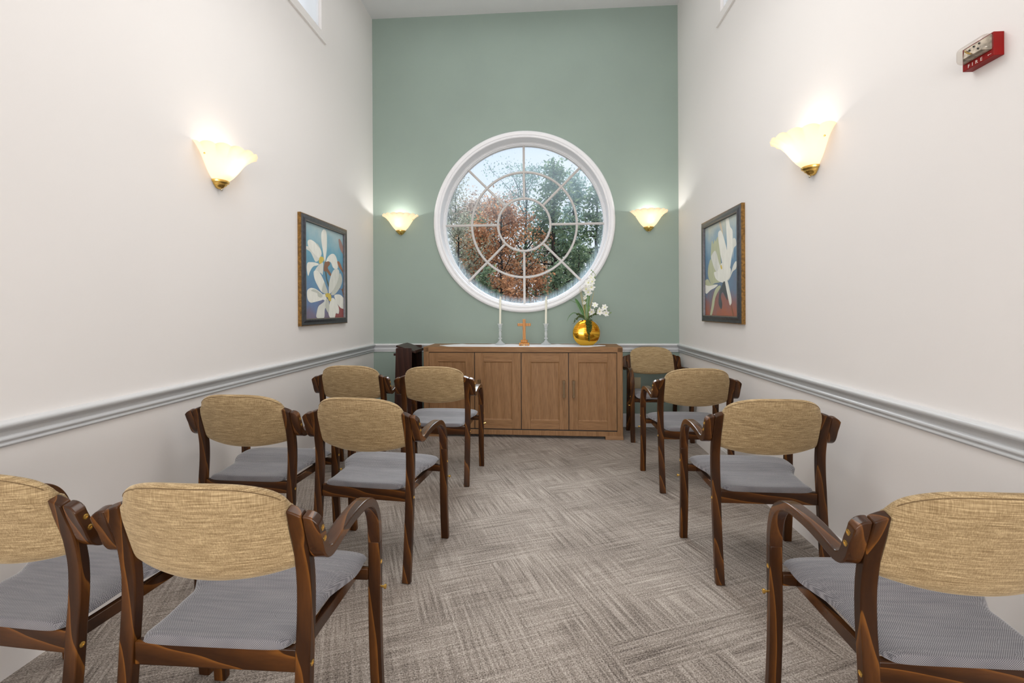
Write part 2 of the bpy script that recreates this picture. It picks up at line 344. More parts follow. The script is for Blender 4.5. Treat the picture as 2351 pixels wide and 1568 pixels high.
def clear_mat(name, col, gl=0.12, rough=0.02, haze=None):
    m = bpy.data.materials.new(name); m.use_nodes = True; nt = m.node_tree; nt.nodes.clear(); N = nt.nodes.new; Lk = nt.links.new
    o = N('ShaderNodeOutputMaterial'); t = N('ShaderNodeBsdfTransparent'); g = N('ShaderNodeBsdfGlossy'); g.inputs['Roughness'].default_value = rough
    t.inputs['Color'].default_value = (*col, 1); f = N('ShaderNodeLayerWeight'); f.inputs['Blend'].default_value = 0.5
    pw = N('ShaderNodeMath'); pw.operation = 'POWER'; pw.inputs[1].default_value = 4.0; Lk(f.outputs['Facing'], pw.inputs[0])
    ml = N('ShaderNodeMath'); ml.operation = 'MULTIPLY_ADD'; ml.inputs[1].default_value = 0.5; ml.inputs[2].default_value = gl; ml.use_clamp = True
    Lk(pw.outputs[0], ml.inputs[0])
    mx = N('ShaderNodeMixShader'); Lk(ml.outputs[0], mx.inputs[0]); Lk(t.outputs[0], mx.inputs[1]); Lk(g.outputs[0], mx.inputs[2])
    last = mx.outputs[0]
    if haze:
        # condensation: milky film, denser near the rim, streaky at the foot
        tc = N('ShaderNodeTexCoord'); ln = N('ShaderNodeVectorMath'); ln.operation = 'LENGTH'; Lk(tc.outputs['Object'], ln.inputs[0])
        mr = N('ShaderNodeMapRange'); mr.interpolation_type = 'SMOOTHSTEP'; mr.inputs['From Min'].default_value = haze[0]; mr.inputs['From Max'].default_value = haze[1]
        mr.inputs['To Min'].default_value = 0.0; mr.inputs['To Max'].default_value = 0.36
        Lk(ln.outputs['Value'], mr.inputs['Value'])
        mp = N('ShaderNodeMapping'); mp.inputs['Scale'].default_value = (60, 1, 5); nz = N('ShaderNodeTexNoise'); nz.inputs['Scale'].default_value = 1.6
        Lk(tc.outputs['Object'], mp.inputs['Vector']); Lk(mp.outputs['Vector'], nz.inputs['Vector'])
        r = N('ShaderNodeMapRange'); r.inputs['From Min'].default_value = 0.35; r.inputs['From Max'].default_value = 0.65; r.inputs['To Min'].default_value = 0.35; r.inputs['To Max'].default_value = 1.0
        Lk(nz.outputs['Fac'], r.inputs['Value'])
        # distance haze over the treetops, put into the pane as a milky veil
        sx = N('ShaderNodeSeparateXYZ'); Lk(tc.outputs['Object'], sx.inputs[0])
        ms = N('ShaderNodeMapRange'); ms.interpolation_type = 'SMOOTHSTEP'; ms.inputs['From Min'].default_value = -0.15; ms.inputs['From Max'].default_value = 0.6; ms.inputs['To Min'].default_value = 0.0; ms.inputs['To Max'].default_value = 0.13
        Lk(sx.outputs['Z'], ms.inputs['Value'])
        lo = N('ShaderNodeMapRange'); lo.interpolation_type = 'SMOOTHSTEP'; lo.inputs['From Min'].default_value = -0.62; lo.inputs['From Max'].default_value = 0.25; lo.inputs['To Min'].default_value = 1.0; lo.inputs['To Max'].default_value = 0.16
        Lk(sx.outputs['Z'], lo.inputs['Value']); m4 = N('ShaderNodeMath'); m4.operation = 'MULTIPLY'; Lk(mr.outputs['Result'], m4.inputs[0]); Lk(lo.outputs['Result'], m4.inputs[1])
        mm = N('ShaderNodeMath'); mm.operation = 'MULTIPLY_ADD'; mm.use_clamp = True; Lk(m4.outputs[0], mm.inputs[0]); Lk(r.outputs['Result'], mm.inputs[1]); Lk(ms.outputs['Result'], mm.inputs[2])
        tl = N('ShaderNodeBsdfTranslucent'); tl.inputs['Color'].default_value = (0.46, 0.55, 0.60, 1)
        m2 = N('ShaderNodeMixShader'); Lk(mm.outputs[0], m2.inputs[0]); Lk(last, m2.inputs[1]); Lk(tl.outputs[0], m2.inputs[2]); last = m2.outputs[0]
    Lk(last, o.inputs['Surface']); return m
M['pane'] = clear_mat('misted_haze_pane', (0.99, 1.0, 1.0), 0.0, haze=(0.81, 0.89))
M['pane_clear'] = clear_mat('frosted_pane', (1.0, 1.0, 1.0), 0.0)
_nt = M['pane_clear'].node_tree; _o = [n for n in _nt.nodes if n.type == 'OUTPUT_MATERIAL'][0]; _tl = _nt.nodes.new('ShaderNodeBsdfTranslucent'); _tl.inputs['Color'].default_value = (.97, .96, .93, 1)
_mx = _nt.nodes.new('ShaderNodeMixShader'); _mx.inputs[0].default_value = 0.65; _src = _o.inputs['Surface'].links[0].from_socket
_nt.links.new(_src, _mx.inputs[1]); _nt.links.new(_tl.outputs[0], _mx.inputs[2]); _nt.links.new(_mx.outputs[0], _o.inputs['Surface'])
M['crystal'] = clear_mat('pressed_crystal', (0.97, 0.985, 1.0), 0.16, 0.12)
_nt = M['crystal'].node_tree; _o = [n for n in _nt.nodes if n.type == 'OUTPUT_MATERIAL'][0]; _tl = _nt.nodes.new('ShaderNodeBsdfTranslucent'); _tl.inputs['Color'].default_value = (1, 1, 1, 1)
_df = _nt.nodes.new('ShaderNodeBsdfDiffuse'); _df.inputs['Color'].default_value = (.9, .95, .98, 1); _m0 = _nt.nodes.new('ShaderNodeMixShader'); _m0.inputs[0].default_value = .5
_nt.links.new(_tl.outputs[0], _m0.inputs[1]); _nt.links.new(_df.outputs[0], _m0.inputs[2])
_mx = _nt.nodes.new('ShaderNodeMixShader'); _mx.inputs[0].default_value = 0.42; _src = _o.inputs['Surface'].links[0].from_socket
_nt.links.new(_src, _mx.inputs[1]); _nt.links.new(_m0.outputs[0], _mx.inputs[2]); _nt.links.new(_mx.outputs[0], _o.inputs['Surface'])
M['lens'] = clear_mat('strobe_lens', (0.95, 0.93, 0.9), 0.05, 0.05)
def leaf_mat(name, c1, c2, c3):
    m, nt, b = new_mat(name); N = nt.nodes.new; Lk = nt.links.new
    g = N('ShaderNodeNewGeometry'); r = N('ShaderNodeValToRGB'); e = r.color_ramp.elements
    e[0].position = 0; e[0].color = (*c1, 1); e[1].position = 1; e[1].color = (*c3, 1); x = e.new(0.5); x.color = (*c2, 1)
    Lk(g.outputs['Random Per Island'], r.inputs['Fac']); Lk(r.outputs['Color'], b.inputs['Base Color']); sset(b, Roughness=0.7)
    out = nt.nodes['Material Output']; tl = N('ShaderNodeBsdfTranslucent'); Lk(r.outputs['Color'], tl.inputs['Color'])
    mx = N('ShaderNodeMixShader'); mx.inputs[0].default_value = 0.5; Lk(b.outputs[0], mx.inputs[1]); Lk(tl.outputs[0], mx.inputs[2]); Lk(mx.outputs[0], out.inputs['Surface'])
    return m
M['l_oak'] = leaf_mat('rust_oak_leaves', (0.22, 0.11, 0.055), (0.52, 0.25, 0.125), (0.78, 0.43, 0.24))
M['l_paleoak'] = leaf_mat('faded_oak_leaves', (0.32, 0.23, 0.18), (0.55, 0.40, 0.31), (0.72, 0.56, 0.45))
M['l_pine'] = leaf_mat('pine_needles', (0.11, 0.17, 0.12), (0.22, 0.31, 0.19), (0.40, 0.49, 0.30))
M['l_blue'] = leaf_mat('blue_green_leaves', (0.18, 0.27, 0.25), (0.32, 0.44, 0.40), (0.50, 0.62, 0.54))
M['l_grey'] = leaf_mat('grey_olive_leaves', (0.22, 0.24, 0.18), (0.40, 0.40, 0.30), (0.58, 0.56, 0.43))
M['bark'] = simple('dark_bark', (0.055, 0.045, 0.04), 0.9, var=0.4, scale=8)
# ------------------------------------------------------------------ room shell
XL, XR, YB, YF, ZC = -1.844, 1.4216, 5.014, -4.2, 4.416
T = 0.12
tag(MB().box(XL-T, XR+T, YF-T, YB+0.22, -0.1, 0.0).build('floor', M['carpet']), 'grey-brown patterned carpet covering the chapel floor', 'floor', kind='structure')
tag(MB().box(XL-T, XR+T, YF-T, YB+0.22, ZC, ZC+0.1).build('ceiling', M['ceiling']), 'plain white flat ceiling high above the green wall', 'ceiling', kind='structure')
WY0, WY1, WZ0, WZ1 = 2.05, 3.815, 3.588, 4.20      # high side windows
def side_wall(name, x0, x1, lab):
    b = MB()
    b.box(x0, x1, YF-T, WY0, 0, ZC); b.box(x0, x1, WY1, YB+0.22, 0, ZC); b.box(x0, x1, WY0, WY1, 0, WZ0); b.box(x0, x1, WY0, WY1, WZ1, ZC)
    tag(b.build(name, M['wall_cream']), lab, 'wall', kind='structure')
side_wall('wall_left', XL-T, XL, 'warm white left wall with a high window and one picture')
side_wall('wall_right', XR, XR+T, 'warm white right wall with red fire strobe and one picture')
tag(MB().box(XL, XR, YF-T, YF, 0, ZC).build('wall_front', M['wall_cream']), 'warm white wall behind the viewer', 'wall', kind='structure')
# back wall with the round opening
WC = Vector((-0.202, 2.175)); RO = 0.905
def back_wall():
    N = 128; b = MB(); vs = []; fs = []
    angs = sorted(set([2*PI*k/N for k in range(N)] + [math.atan2(z-WC.y, x-WC.x) % (2*PI) for x in (XL, XR) for z in (0, ZC)]))
    n = len(angs)
    def rect(a):
        dx, dz = math.cos(a), math.sin(a); t = 1e9
        if dx > 1e-9: t = min(t, (XR-WC.x)/dx)
        if dx < -1e-9: t = min(t, (XL-WC.x)/dx)
        if dz > 1e-9: t = min(t, (ZC-WC.y)/dz)
        if dz < -1e-9: t = min(t, (0-WC.y)/dz)
        return WC.x+dx*t, WC.y+dz*t
    for a in angs:
        x, z = WC.x+RO*math.cos(a), WC.y+RO*math.sin(a); p, q = rect(a)
        vs += [(x, YB, z), (p, YB, q), (x, YB+0.22, z), (p, YB+0.22, q)]
    for i in range(n):
        j = (i+1) % n
        fs += [(4*i, 4*i+1, 4*j+1, 4*j), (4*i+2, 4*j+2, 4*j+3, 4*i+3), (4*i, 4*j, 4*j+2, 4*i+2), (4*i+1, 4*i+3, 4*j+3, 4*j+1)]
    b.add(vs, fs); return b.build('wall_back', M['wall_green'])
tag(back_wall(), 'sage green end wall around the big round window', 'wall', kind='structure')

# chair rail mouldings and baseboards
RAIL = [(0,.876),(.020,.8745),(.027,.870),(.031,.863),(.030,.857),(.026,.852),(.020,.850),(.019,.8455),(.0125,.844),(.0115,.8395),(.007,.838),(.0065,.8235),(.0105,.822),(.0125,.8185),(.0155,.816),(.0165,.811),(.013,.8065),(.007,.8045),(.0075,.8005),(.011,.798),(.0125,.794),(.0115,.7905),(.006,.7885),(.0055,.7855),(0,.785)]
BASE = [(0,0),(.013,0),(.013,.118),(.011,.124),(.007,.129),(.0065,.134),(0,.138)]
def moulding(prof, side):
    b = MB(); n = len(prof)
    if side == 'left': A = [(XL+o, YF, z) for o, z in prof]; B = [(XL+o, YB-o, z) for o, z in prof]
    elif side == 'right': A = [(XR-o, YF, z) for o, z in prof]; B = [(XR-o, YB-o, z) for o, z in prof]
    else: A = [(XL+o, YB-o, z) for o, z in prof]; B = [(XR-o, YB-o, z) for o, z in prof]
    fs = [(i, i+1, n+i+1, n+i) for i in range(n-1)] + [(0, n, 2*n-1, n-1)] + [tuple(range(n)), tuple(range(2*n-1, n-1, -1))]
    return b.add(A+B, fs)
for i, s in enumerate(('left', 'right', 'back')):
    tag(moulding(RAIL, s).build('trim_%d' % (i+1), M['white_trim'], smooth=True, sharp=50), 'white chair rail moulding along the %s wall' % s, 'trim', kind='structure')
    tag(moulding(BASE, s).build('baseboard_%s' % s, M['white_trim'] if s == 'back' else M['wall_cream']), 'painted baseboard along the foot of the %s wall' % s, 'baseboard', kind='structure')

# round window
win = tag(empty('window_1', (WC.x, YB, WC.y)), 'large round window with ringed grille in the green wall', 'window', kind='structure')
def ring(prof, name, mat, n=128):
    # prof: (radius, y) closed loop, revolved about y through the window centre
    vs = []; fs = []; k = len(prof)
    for i in range(n):
        a = 2*PI*i/n
        for r, y in prof: vs.append((r*math.cos(a), y, r*math.sin(a)))
    for i in range(n):
        j = (i+1) % n
        for q in range(k): fs.append((i*k+q, i*k+(q+1) % k, j*k+(q+1) % k, j*k+q))
    return MB().add(vs, fs).build(name, mat, win, smooth=True, sharp=28)
ring([(.896,.0),(.896,-.022),(.902,-.028),(.912,-.028),(.918,-.022),(.925,-.030),(.945,-.036),(.960,-.030),(.968,-.018),(.968,.0)], 'window_casing', M['window_white'])
ring([(.905,-.002),(.897,-.002),(.897,.135),(.905,.135)], 'window_reveal', M['window_white'])
ring([(.905,.135),(.893,.135),(.889,.145),(.882,.147),(.880,.160),(.873,.164),(.869,.180),(.869,.205),(.905,.205)], 'window_sash', M['window_white'])
PR = .869
def pane():
    n = 96; vs = []
    for y in (.186, .191): vs += [(.872*math.cos(2*PI*k/n), y, .872*math.sin(2*PI*k/n)) for k in range(n)]
    fs = [tuple(range(n)), tuple(range(2*n-1, n-1, -1))] + [(k, (k+1) % n, n+(k+1) % n, n+k) for k in range(n)]
    return MB().add(vs, fs).build('window_pane', M['pane'], win)
pane()
for q, r in enumerate((PR/3, PR*2/3)):
    ring([(r-.0125,.165),(r-.006,.158),(r+.006,.158),(r+.0125,.165),(r+.0125,.180),(r-.0125,.180)], 'grille_ring', M['muntin'], 96)
for k in range(8):
    a = PI*k/4; b = MB(); r0, r1 = PR/3+.012, PR+.004
    for (x0, x1, y0, y1) in ((-.0125, .0125, .166, .181), (-.006, .006, .159, .168)):
        b.add([(r0,y0,x0),(r1,y0,x0),(r1,y1,x0),(r0,y1,x0),(r0,y0,x1),(r1,y0,x1),(r1,y1,x1),(r0,y1,x1)],
              [(0,3,2,1),(4,5,6,7),(0,1,5,4),(1,2,6,5),(2,3,7,6),(3,0,4,7)], 0, Matrix.Rotation(-a, 4, 'Y'))
    b.build('grille_bar', M['muntin'], win)
# high side windows
for i, (s, x, side) in enumerate(((1, XL, 'left'), (-1, XR, 'right'))):
    wn = tag(empty('window_%d' % (i+2), (x, (WY0+WY1)/2, WZ0)), 'high bright window near the ceiling of the %s wall' % side, 'window', kind='structure')
    def P(x0, x1, y0, y1, z0, z1, b):
        xa, xb = sorted((s*x0, s*x1)); cy = (WY0+WY1)/2
        return b.box(xa, xb, y0-cy, y1-cy, z0-WZ0, z1-WZ0)
    b = MB(); c = .078; t = .008
    P(-.001, t, WY0-c, WY0, WZ0-c, WZ1+c, b); P(-.001, t, WY1, WY1+c, WZ0-c, WZ1+c, b); P(-.001, t, WY0, WY1, WZ0-c, WZ0, b); P(-.001, t, WY0, WY1, WZ1, WZ1+c, b)
    P(-.001, .015, WY0-c, WY1+c, WZ0-c-.002, WZ0-c+.012, b)
    b.build('window_casing', M['wall_cream'], wn, bevel=.002)
    b = MB(); f = .012
    P(-.055, -.014, WY0, WY0+f, WZ0, WZ1, b); P(-.055, -.014, WY1-f, WY1, WZ0, WZ1, b); P(-.055, -.014, WY0, WY1, WZ0, WZ0+f, b); P(-.055, -.014, WY0, WY1, WZ1-f, WZ1, b)
    b.build('window_frame', M['window_white'], wn)
    b = MB(); P(-.034, -.030, WY0+.01, WY1-.01, WZ0+.01, WZ1-.01, b); b.build('window_pane', M['pane_clear'], wn)

# ------------------------------------------------------------------ chairs
POST = [(.013,0),(.028,.10),(.041,.20),(.053,.32),(.060,.42),(.066,.50),(.066,.57),(.060,.62),(.050,.67),(.034,.72),(.018,.776)]
ARM = [(.0215,.765),(.031,.73),(.043,.695),(.055,.664),(.068,.6475),(.087,.640),(.112,.642),(.15,.650),(.21,.659),(.27,.6615),(.32,.659),(.362,.647),(.395,.622),(.418,.585),(.430,.54),(.434,.49)]
FLEG = [(.4335,.496),(.435,.42),(.433,.34),(.434,.24),(.440,.13),(.452,.0)]
TH = .028
def back_cushion(seam=False):
    NU, NV = 40, 22; W = .2115; Tk = .052
    us = [math.sin((i/NU-.5)*PI) for i in range(NU+1)]; us = [0.55*u+0.45*(2*i/NU-1) for i, u in enumerate(us)]
    vs_ = [math.sin((j/NV-.5)*PI) for j in range(NV+1)]
    def pt(u, v, s):
        zt = .774 + .076*(max(0, 1-abs(u)**2.9))**.5; zb = .604 - .026*(1-abs(u)**2.2)
        if abs(u) > .985: zb = .606
        z = zb + (zt-zb)*(v+1)/2; x = u*W
        ym = .058 - .33*(z-.607) - .046*(1-u*u) + Tk/2
        h = Tk/2*(max(0, 1-abs(v)**7))**.5
        if v > 0:   # rounder, softer top
            h = Tk/2*(max(0, 1-abs(v)**5))**.5
        if z > .775: h *= 1 - .55*max(0, (abs(u)-.75)/.25)**2
        bulge = .008*(1-u*u)*(1-v*v)
        return (x, ym + s*h + (bulge if s > 0 else -bulge*.3), z)
    if seam: return MB().tube([Vector(pt(u, .93, -1)) + Vector((0, -.0004, .0004)) for u in us[2:-2]], .0011, 5)
    V = []; F = []; G = {}
    for s in (-1, 1):
        for i, u in enumerate(us):
            for j, v in enumerate(vs_):
                if j in (0, NV) and s == 1: G[(s, i, j)] = G[(-1, i, j)]; continue
                G[(s, i, j)] = len(V); V.append(pt(u, v, s))
    for s in (-1, 1):
        for i in range(NU):
            for j in range(NV): F.append((G[(s,i,j)], G[(s,i+1,j)], G[(s,i+1,j+1)], G[(s,i,j+1)]))
    for i in (0, NU):
        for j in range(NV):
            q = [G[(-1,i,j)], G[(1,i,j)], G[(1,i,j+1)], G[(-1,i,j+1)]]; q2 = []
            for a in q:
                if a not in q2: q2.append(a)
            F.append(tuple(q2))
    return MB().add(V, F)
def seat_cushion():
    NU, NV = 32, 64
    ys = [.046 + (.462-.046)*(0.5-0.5*math.cos(PI*j/NV))**1.0 for j in range(NV+1)]
    def lerp(tab, y):
        for (a, va), (b, vb) in zip(tab, tab[1:]):
            if y <= b: t = (y-a)/(b-a); t = t*t*(3-2*t); return va+(vb-va)*t
        return tab[-1][1]
    Wt = [(.046,.186),(.068,.198),(.225,.2025),(.335,.2495),(.36,.2505),(.415,.2475),(.445,.240),(.462,.215)]
    Zt = [(.046,.438),(.12,.436),(.22,.441),(.33,.456),(.40,.460),(.435,.454),(.462,.434)]
    V = []; F = []; G = {}
    us = [0.5*math.sin((i/NU-.5)*PI) + 0.5*(2*i/NU-1) for i in range(NU+1)]
    for s in (1, -1):
        for i, u in enumerate(us):
            for j, y in enumerate(ys):
                edge = i in (0, NU) or j in (0, NV)
                if edge and s == -1: G[(s,i,j)] = G[(1,i,j)]; continue
                w_ = lerp(Wt, y); z = lerp(Zt, y); v = 2*j/NV-1
                eu = (max(0, 1-abs(u)**7))**.5; ev = (max(0, 1-abs(v)**10))**.5
                dish = -.009*(1-u*u)*max(0, 1-abs((y-.15)/.16)**2) + .006*(1-u*u)*max(0, 1-abs((y-.36)/.12)**2)
                if s == 1: zz = z - .022 + .022*eu*ev + dish*eu*ev
                else: zz = z - .022 - .012*eu*ev
                G[(s,i,j)] = len(V); V.append((u*w_, y, zz))
    for s in (1, -1):
        for i in range(NU):
            for j in range(NV):
                F.append((G[(s,i,j)], G[(s,i+1,j)], G[(s,i+1,j+1)], G[(s,i,j+1)]))
    return MB().add(V, F)
def screw_mb(R=.0075):
    b = MB(); b.lathe([(R,0),(R,.0008),(R*.85,.0014),(R*.42,.0012),(R*.4,.0004),(0.0004,.0004)], 16); return b
def make_chair():
    t = empty('armchair')
    for s in (-1, 1):
        x0, x1 = sorted((s*.2125, s*.2505)); a0, a1 = sorted((s*.2508, s*.2905))
        ss = lambda z: max(0, min(1, (z-.70)/.07))
        MB().strip_yz(spline(POST, 5), x0, x1, TH, nx=4, drop=lambda x, z: ss(z)*(.001+.013*(max(0, abs(x)-.2125)/.038)**1.3)).build('leg', M['wood_z'], t, bevel=.0035)
        MB().strip_yz(spline(ARM, 5), a0, a1, TH, nx=6, drop=lambda x, z: ss(z)*(.004+.020*(max(0, abs(x)-.2508)/.0397)**3)).build('armrest', M['wood_y'], t, bevel=.0035)
        lg = MB().strip_yz(spline(FLEG, 5), a0, a1, TH).build('leg', M['wood_z'], t, bevel=.004)
        r = MB().box(min(s*.190, s*.210), max(s*.190, s*.210), .07, .43, .366, .400).build('side_rail', M['wood_y'], t, bevel=.002)
        for y, z in ((.034,.722),(.045,.691),(.057,.375),(.435,.424)):
            xx = s*(.2505 if y == .057 else .2905)
            m_ = Matrix.Translation((xx, y, z)) @ Matrix.Rotation(s*PI/2, 4, 'Y')
            b = MB(); q = screw_mb(); b.add(q.v, q.f, 0, m_); b.build('screw', M['brass'], t, smooth=True)
        m_ = Matrix.Translation((s*.2895, .436, .342)) @ Matrix.Rotation(s*PI/2, 4, 'Y')
        b = MB(); b.lathe([(.0035,0),(.0035,.010),(.0072,.011),(.0072,.017),(.004,.018)], 10, 0, m_)
        b.build('linking_stud', M['brass'], t, smooth=True)
    MB().box(-.2125, .2125, .050, .072, .352, .410).build('back_rail', M['wood_x'], t, bevel=.003)
    MB().box(-.252, .252, .418, .436, .370, .408).build('front_rail', M['wood_x'], t, bevel=.003)
    bk = back_cushion().build('backrest', M['fab_back'], t, smooth=True, sharp=60)
    back_cushion(True).build('seam', M['seam'], bk, smooth=True)
    seat_cushion().build('seat', M['fab_seat'], t, smooth=True, sharp=60)
    return t
M['seam'] = simple('brown_seam_thread', (.16, .10, .045), .9)
G_L = 'wooden armchairs in rows left of the aisle'; G_R = 'wooden armchairs in a file along the right wall'
CH = [(-0.8256, 1.0729, -0.0057, 'tan and grey armchair nearest the aisle in the closest left row', G_L),
      (-1.4642, 1.1146, -0.068, 'armchair cut off by the left edge of the photo, closest left row', G_L),
      (-0.8585, 2.1199, -0.1117, 'slightly turned armchair on the aisle side of the middle left row', G_L),
      (-1.4644, 2.1716, -0.0317, 'armchair beside the left wall in the middle row', G_L),
      (-0.7722, 3.2667, -0.0225, 'armchair directly in front of the cabinet doors, far left row', G_L),
      (-1.3986, 3.3102, -0.0157, 'armchair by the left wall in the far row, in front of the lectern', G_L),
      (1.0014, 1.1133, -0.0058, 'closest armchair on the right, cut off by the right edge', G_R),
      (1.0224, 2.1591, -0.0129, 'middle armchair of the three facing away along the right wall', G_R),
      (1.0329, 3.2151, 0.0031, 'farthest armchair on the right facing away, nearest the cabinet', G_R),
      (1.0941, 4.8804, 3.1553, 'armchair in the far right corner, facing the viewer', None)]
proto = None
for x, y, r, lab, g in CH:
    if proto is None: proto = o = make_chair()
    else: o = copy_tree(proto)
    o.location = (x, y, 0); o.rotation_euler = (0, 0, r); tag(o, lab, 'chair', g)
    if not g and 'group' in o: del o['group']
# ------------------------------------------------------------------ sideboard cabinet
CX0, CX1 = -1.174, .752
cab = tag(empty('sideboard_cabinet', (-.211, 4.525, 0), -.026), 'long brown four-door wooden cabinet under the round window', 'cabinet')
W2 = .9635; H = .878; D = .44      # local: front plane y=0, back y=D
b = MB()
b.box(-W2, -W2+.053, 0, D, .028, H-.003); b.box(W2-.053, W2, 0, D, .028, H-.003)
b.box(-W2+.05, W2-.05, 0.0, D, .028, .076); b.box(-W2+.05, W2-.05, D-.02, D, .05, H-.02); b.box(-W2+.05, W2-.05, .03, D-.02, .07, .08)
b.build('carcass', M['oak_z'], cab, bevel=.004)
b = MB(); b.box(-W2, W2, 0, D, H-.052, H); b.build('cabinet_top', M['oak_x'], cab, bevel=.005)
b = MB(); b.box(-W2+.045, W2-.045, .012, .03, .07, .835); b.build('gap_shade_sheet', M['black'], cab)  # black sheet behind the doors, painted-in shade for the gaps
for s in (-1, 1):
    b = MB(); b.add([(s*(W2+.005),-.006,0),(s*(W2-.165),-.006,0),(s*(W2-.165),.06,0),(s*(W2+.005),.06,0),
                     (s*W2,.0,.045),(s*(W2-.165),.0,.035),(s*(W2-.165),.06,.035),(s*W2,.06,.045)],
                    [(0,1,2,3),(4,5,6,7),(0,1,5,4),(1,2,6,5),(2,3,7,6),(3,0,4,7)])
    b.build('foot', M['oak_x'], cab, bevel=.002)
    b = MB(); b.box(min(s*W2, s*(W2-.1)), max(s*W2, s*(W2-.1)), D-.06, D, 0, .03); b.build('foot', M['oak_x'], cab)
dw = (2*W2-.106)/4
for k in range(4):
    x0 = -W2+.053+k*dw+.0025; x1 = x0+dw-.007; z0, z1 = .0865, .8205; st = .086
    dr = empty('door', (0, 0, 0), 0, cab)
    b = MB(); y0, y1 = .0015, .02
    for xa, xb in ((x0, x0+st), (x1-st, x1)): MB().box(xa, xb, y0, y1, z0, z1).build('door_stile', M['oak_z'], dr, bevel=.0015)
    for za, zb in ((z1-st, z1), (z0, z0+st)): MB().box(x0+st, x1-st, y0, y1, za, zb).build('door_rail', M['oak_x'], dr, bevel=.0015)
    b = MB(); e = .010
    b.add([(x0+st,y0+.001,z0+st),(x1-st,y0+.001,z0+st),(x1-st,y0+.001,z1-st),(x0+st,y0+.001,z1-st),
           (x0+st+e,y0+.0075,z0+st+e),(x1-st-e,y0+.0075,z0+st+e),(x1-st-e,y0+.0075,z1-st-e),(x0+st+e,y0+.0075,z1-st-e)],
          [(0,1,5,4),(1,2,6,5),(2,3,7,6),(3,0,4,7),(4,5,6,7)])
    b.build('door_panel', M['oak_z'], dr)
    hx = x1-.043 if k % 2 == 0 else x0+.043
    hd = MB()
    hd.box(hx-.0125, hx+.0125, -.026, .002, .532, .560); hd.box(hx-.0125, hx+.0125, -.026, .002, .397, .425); hd.box(hx-.010, hx+.010, -.024, -.010, .42, .54)
    hd.build('handle', M['bronze'], dr, bevel=.0015)
# white runner on the cabinet
def runner():
    # long narrow cloth with pointed ends, slight creases, cabinet-local
    NX, NY = 90, 8; V = []; F = []
    for i in range(NX+1):
        x = -.84 + 1.66*i/NX; e = min(1, (x+.84)/.12, (.82-x)/.17); e = max(.02, e)
        for j in range(NY+1):
            v = j/NY; y = .016+ .30*(.5+(v-.5)*e) + (-.004 if j == 0 else 0)
            z = H + .0022 + (.004*max(0, math.sin(x*19+1.2))**6 + .0035*max(0, math.sin(x*7.3+v*2+.5))**10)*(.4+.6*v)
            V.append((x, y, z))
    n = len(V); V += [(x, y, H+.0006) for x, y, z in V]
    q = lambda i, j: i*(NY+1)+j
    for i in range(NX):
        for j in range(NY):
            F += [(q(i,j), q(i+1,j), q(i+1,j+1), q(i,j+1)), (n+q(i,j), n+q(i,j+1), n+q(i+1,j+1), n+q(i+1,j))]
        F += [(q(i,0), n+q(i,0), n+q(i+1,0), q(i+1,0)), (q(i,NY), q(i+1,NY), n+q(i+1,NY), n+q(i,NY))]
    for j in range(NY): F += [(q(0,j), q(0,j+1), n+q(0,j+1), n+q(0,j)), (q(NX,j), n+q(NX,j), n+q(NX,j+1), q(NX,j+1))]
    return MB().add(V, F)
o = runner().build('table_runner', M['linen'], smooth=True, sharp=50)
o.location = (-.211, 4.525, 0); o.rotation_euler = (0, 0, -.026)
tag(o, 'thin white cloth runner with pointed ends on the cabinet top', 'cloth')
ZT = .8815
# candlesticks and candles
CSP = [(.050,0),(.052,.003),(.048,.007),(.030,.020),(.018,.034),(.0115,.046),(.0095,.051),(.019,.058),(.0205,.063),(.018,.068),(.0095,.073),(.0105,.078),(.0145,.100),(.0135,.120),(.0095,.138),(.0155,.144),(.0165,.149),(.014,.154),(.009,.159),(.0135,.164),(.019,.190),(.021,.200),(.0285,.208),(.029,.212),(.024,.213),(.014,.211),(.0125,.197)]
CDP = [(.0105,0),(.0108,.01),(.0112,.25),(.0112,.262),(.008,.275),(.0035,.288),(.0012,.292),(.0008,.298)]
cs0 = None
for x, lean, lab1, lab2 in ((-.437, .012, 'clear pressed-glass candlestick left of the wooden cross', 'tall ivory taper candle left of the wooden cross'),
                 (.030, .016, 'clear pressed-glass candlestick between the cross and the gold vase', 'tall ivory taper candle between the cross and the gold vase')):
    c = empty('candlestick', (x, 4.785, ZT+.0015))
    tag(c, lab1, 'candlestick', 'glass candlesticks on the cabinet')
    MB().lathe([p for p in CSP if p[1] < .052], 24, lobes=8, amp=.03).build('base', M['crystal'], c, smooth=True, sharp=50)
    MB().lathe([p for p in CSP if .050 < p[1] < .160], 24, lobes=8, amp=.02).build('stem', M['crystal'], c, smooth=True, sharp=50)
    MB().lathe([p for p in CSP if p[1] > .158], 24).build('candle_cup', M['crystal'], c, smooth=True, sharp=50)
    k = empty('taper_candle', (x, 4.785, ZT+.200)); k.rotation_euler = (0, lean, 0)
    tag(k, lab2, 'candle', 'taper candles on the cabinet')
    MB().lathe(CDP, 20).build('wax_taper', M['wax'], k, smooth=True, sharp=50)
    MB().tube([(0, 0, .296), (.0005, 0, .301), (.002, 0, .304)], .0008, 6).build('wick', M['black'], k)
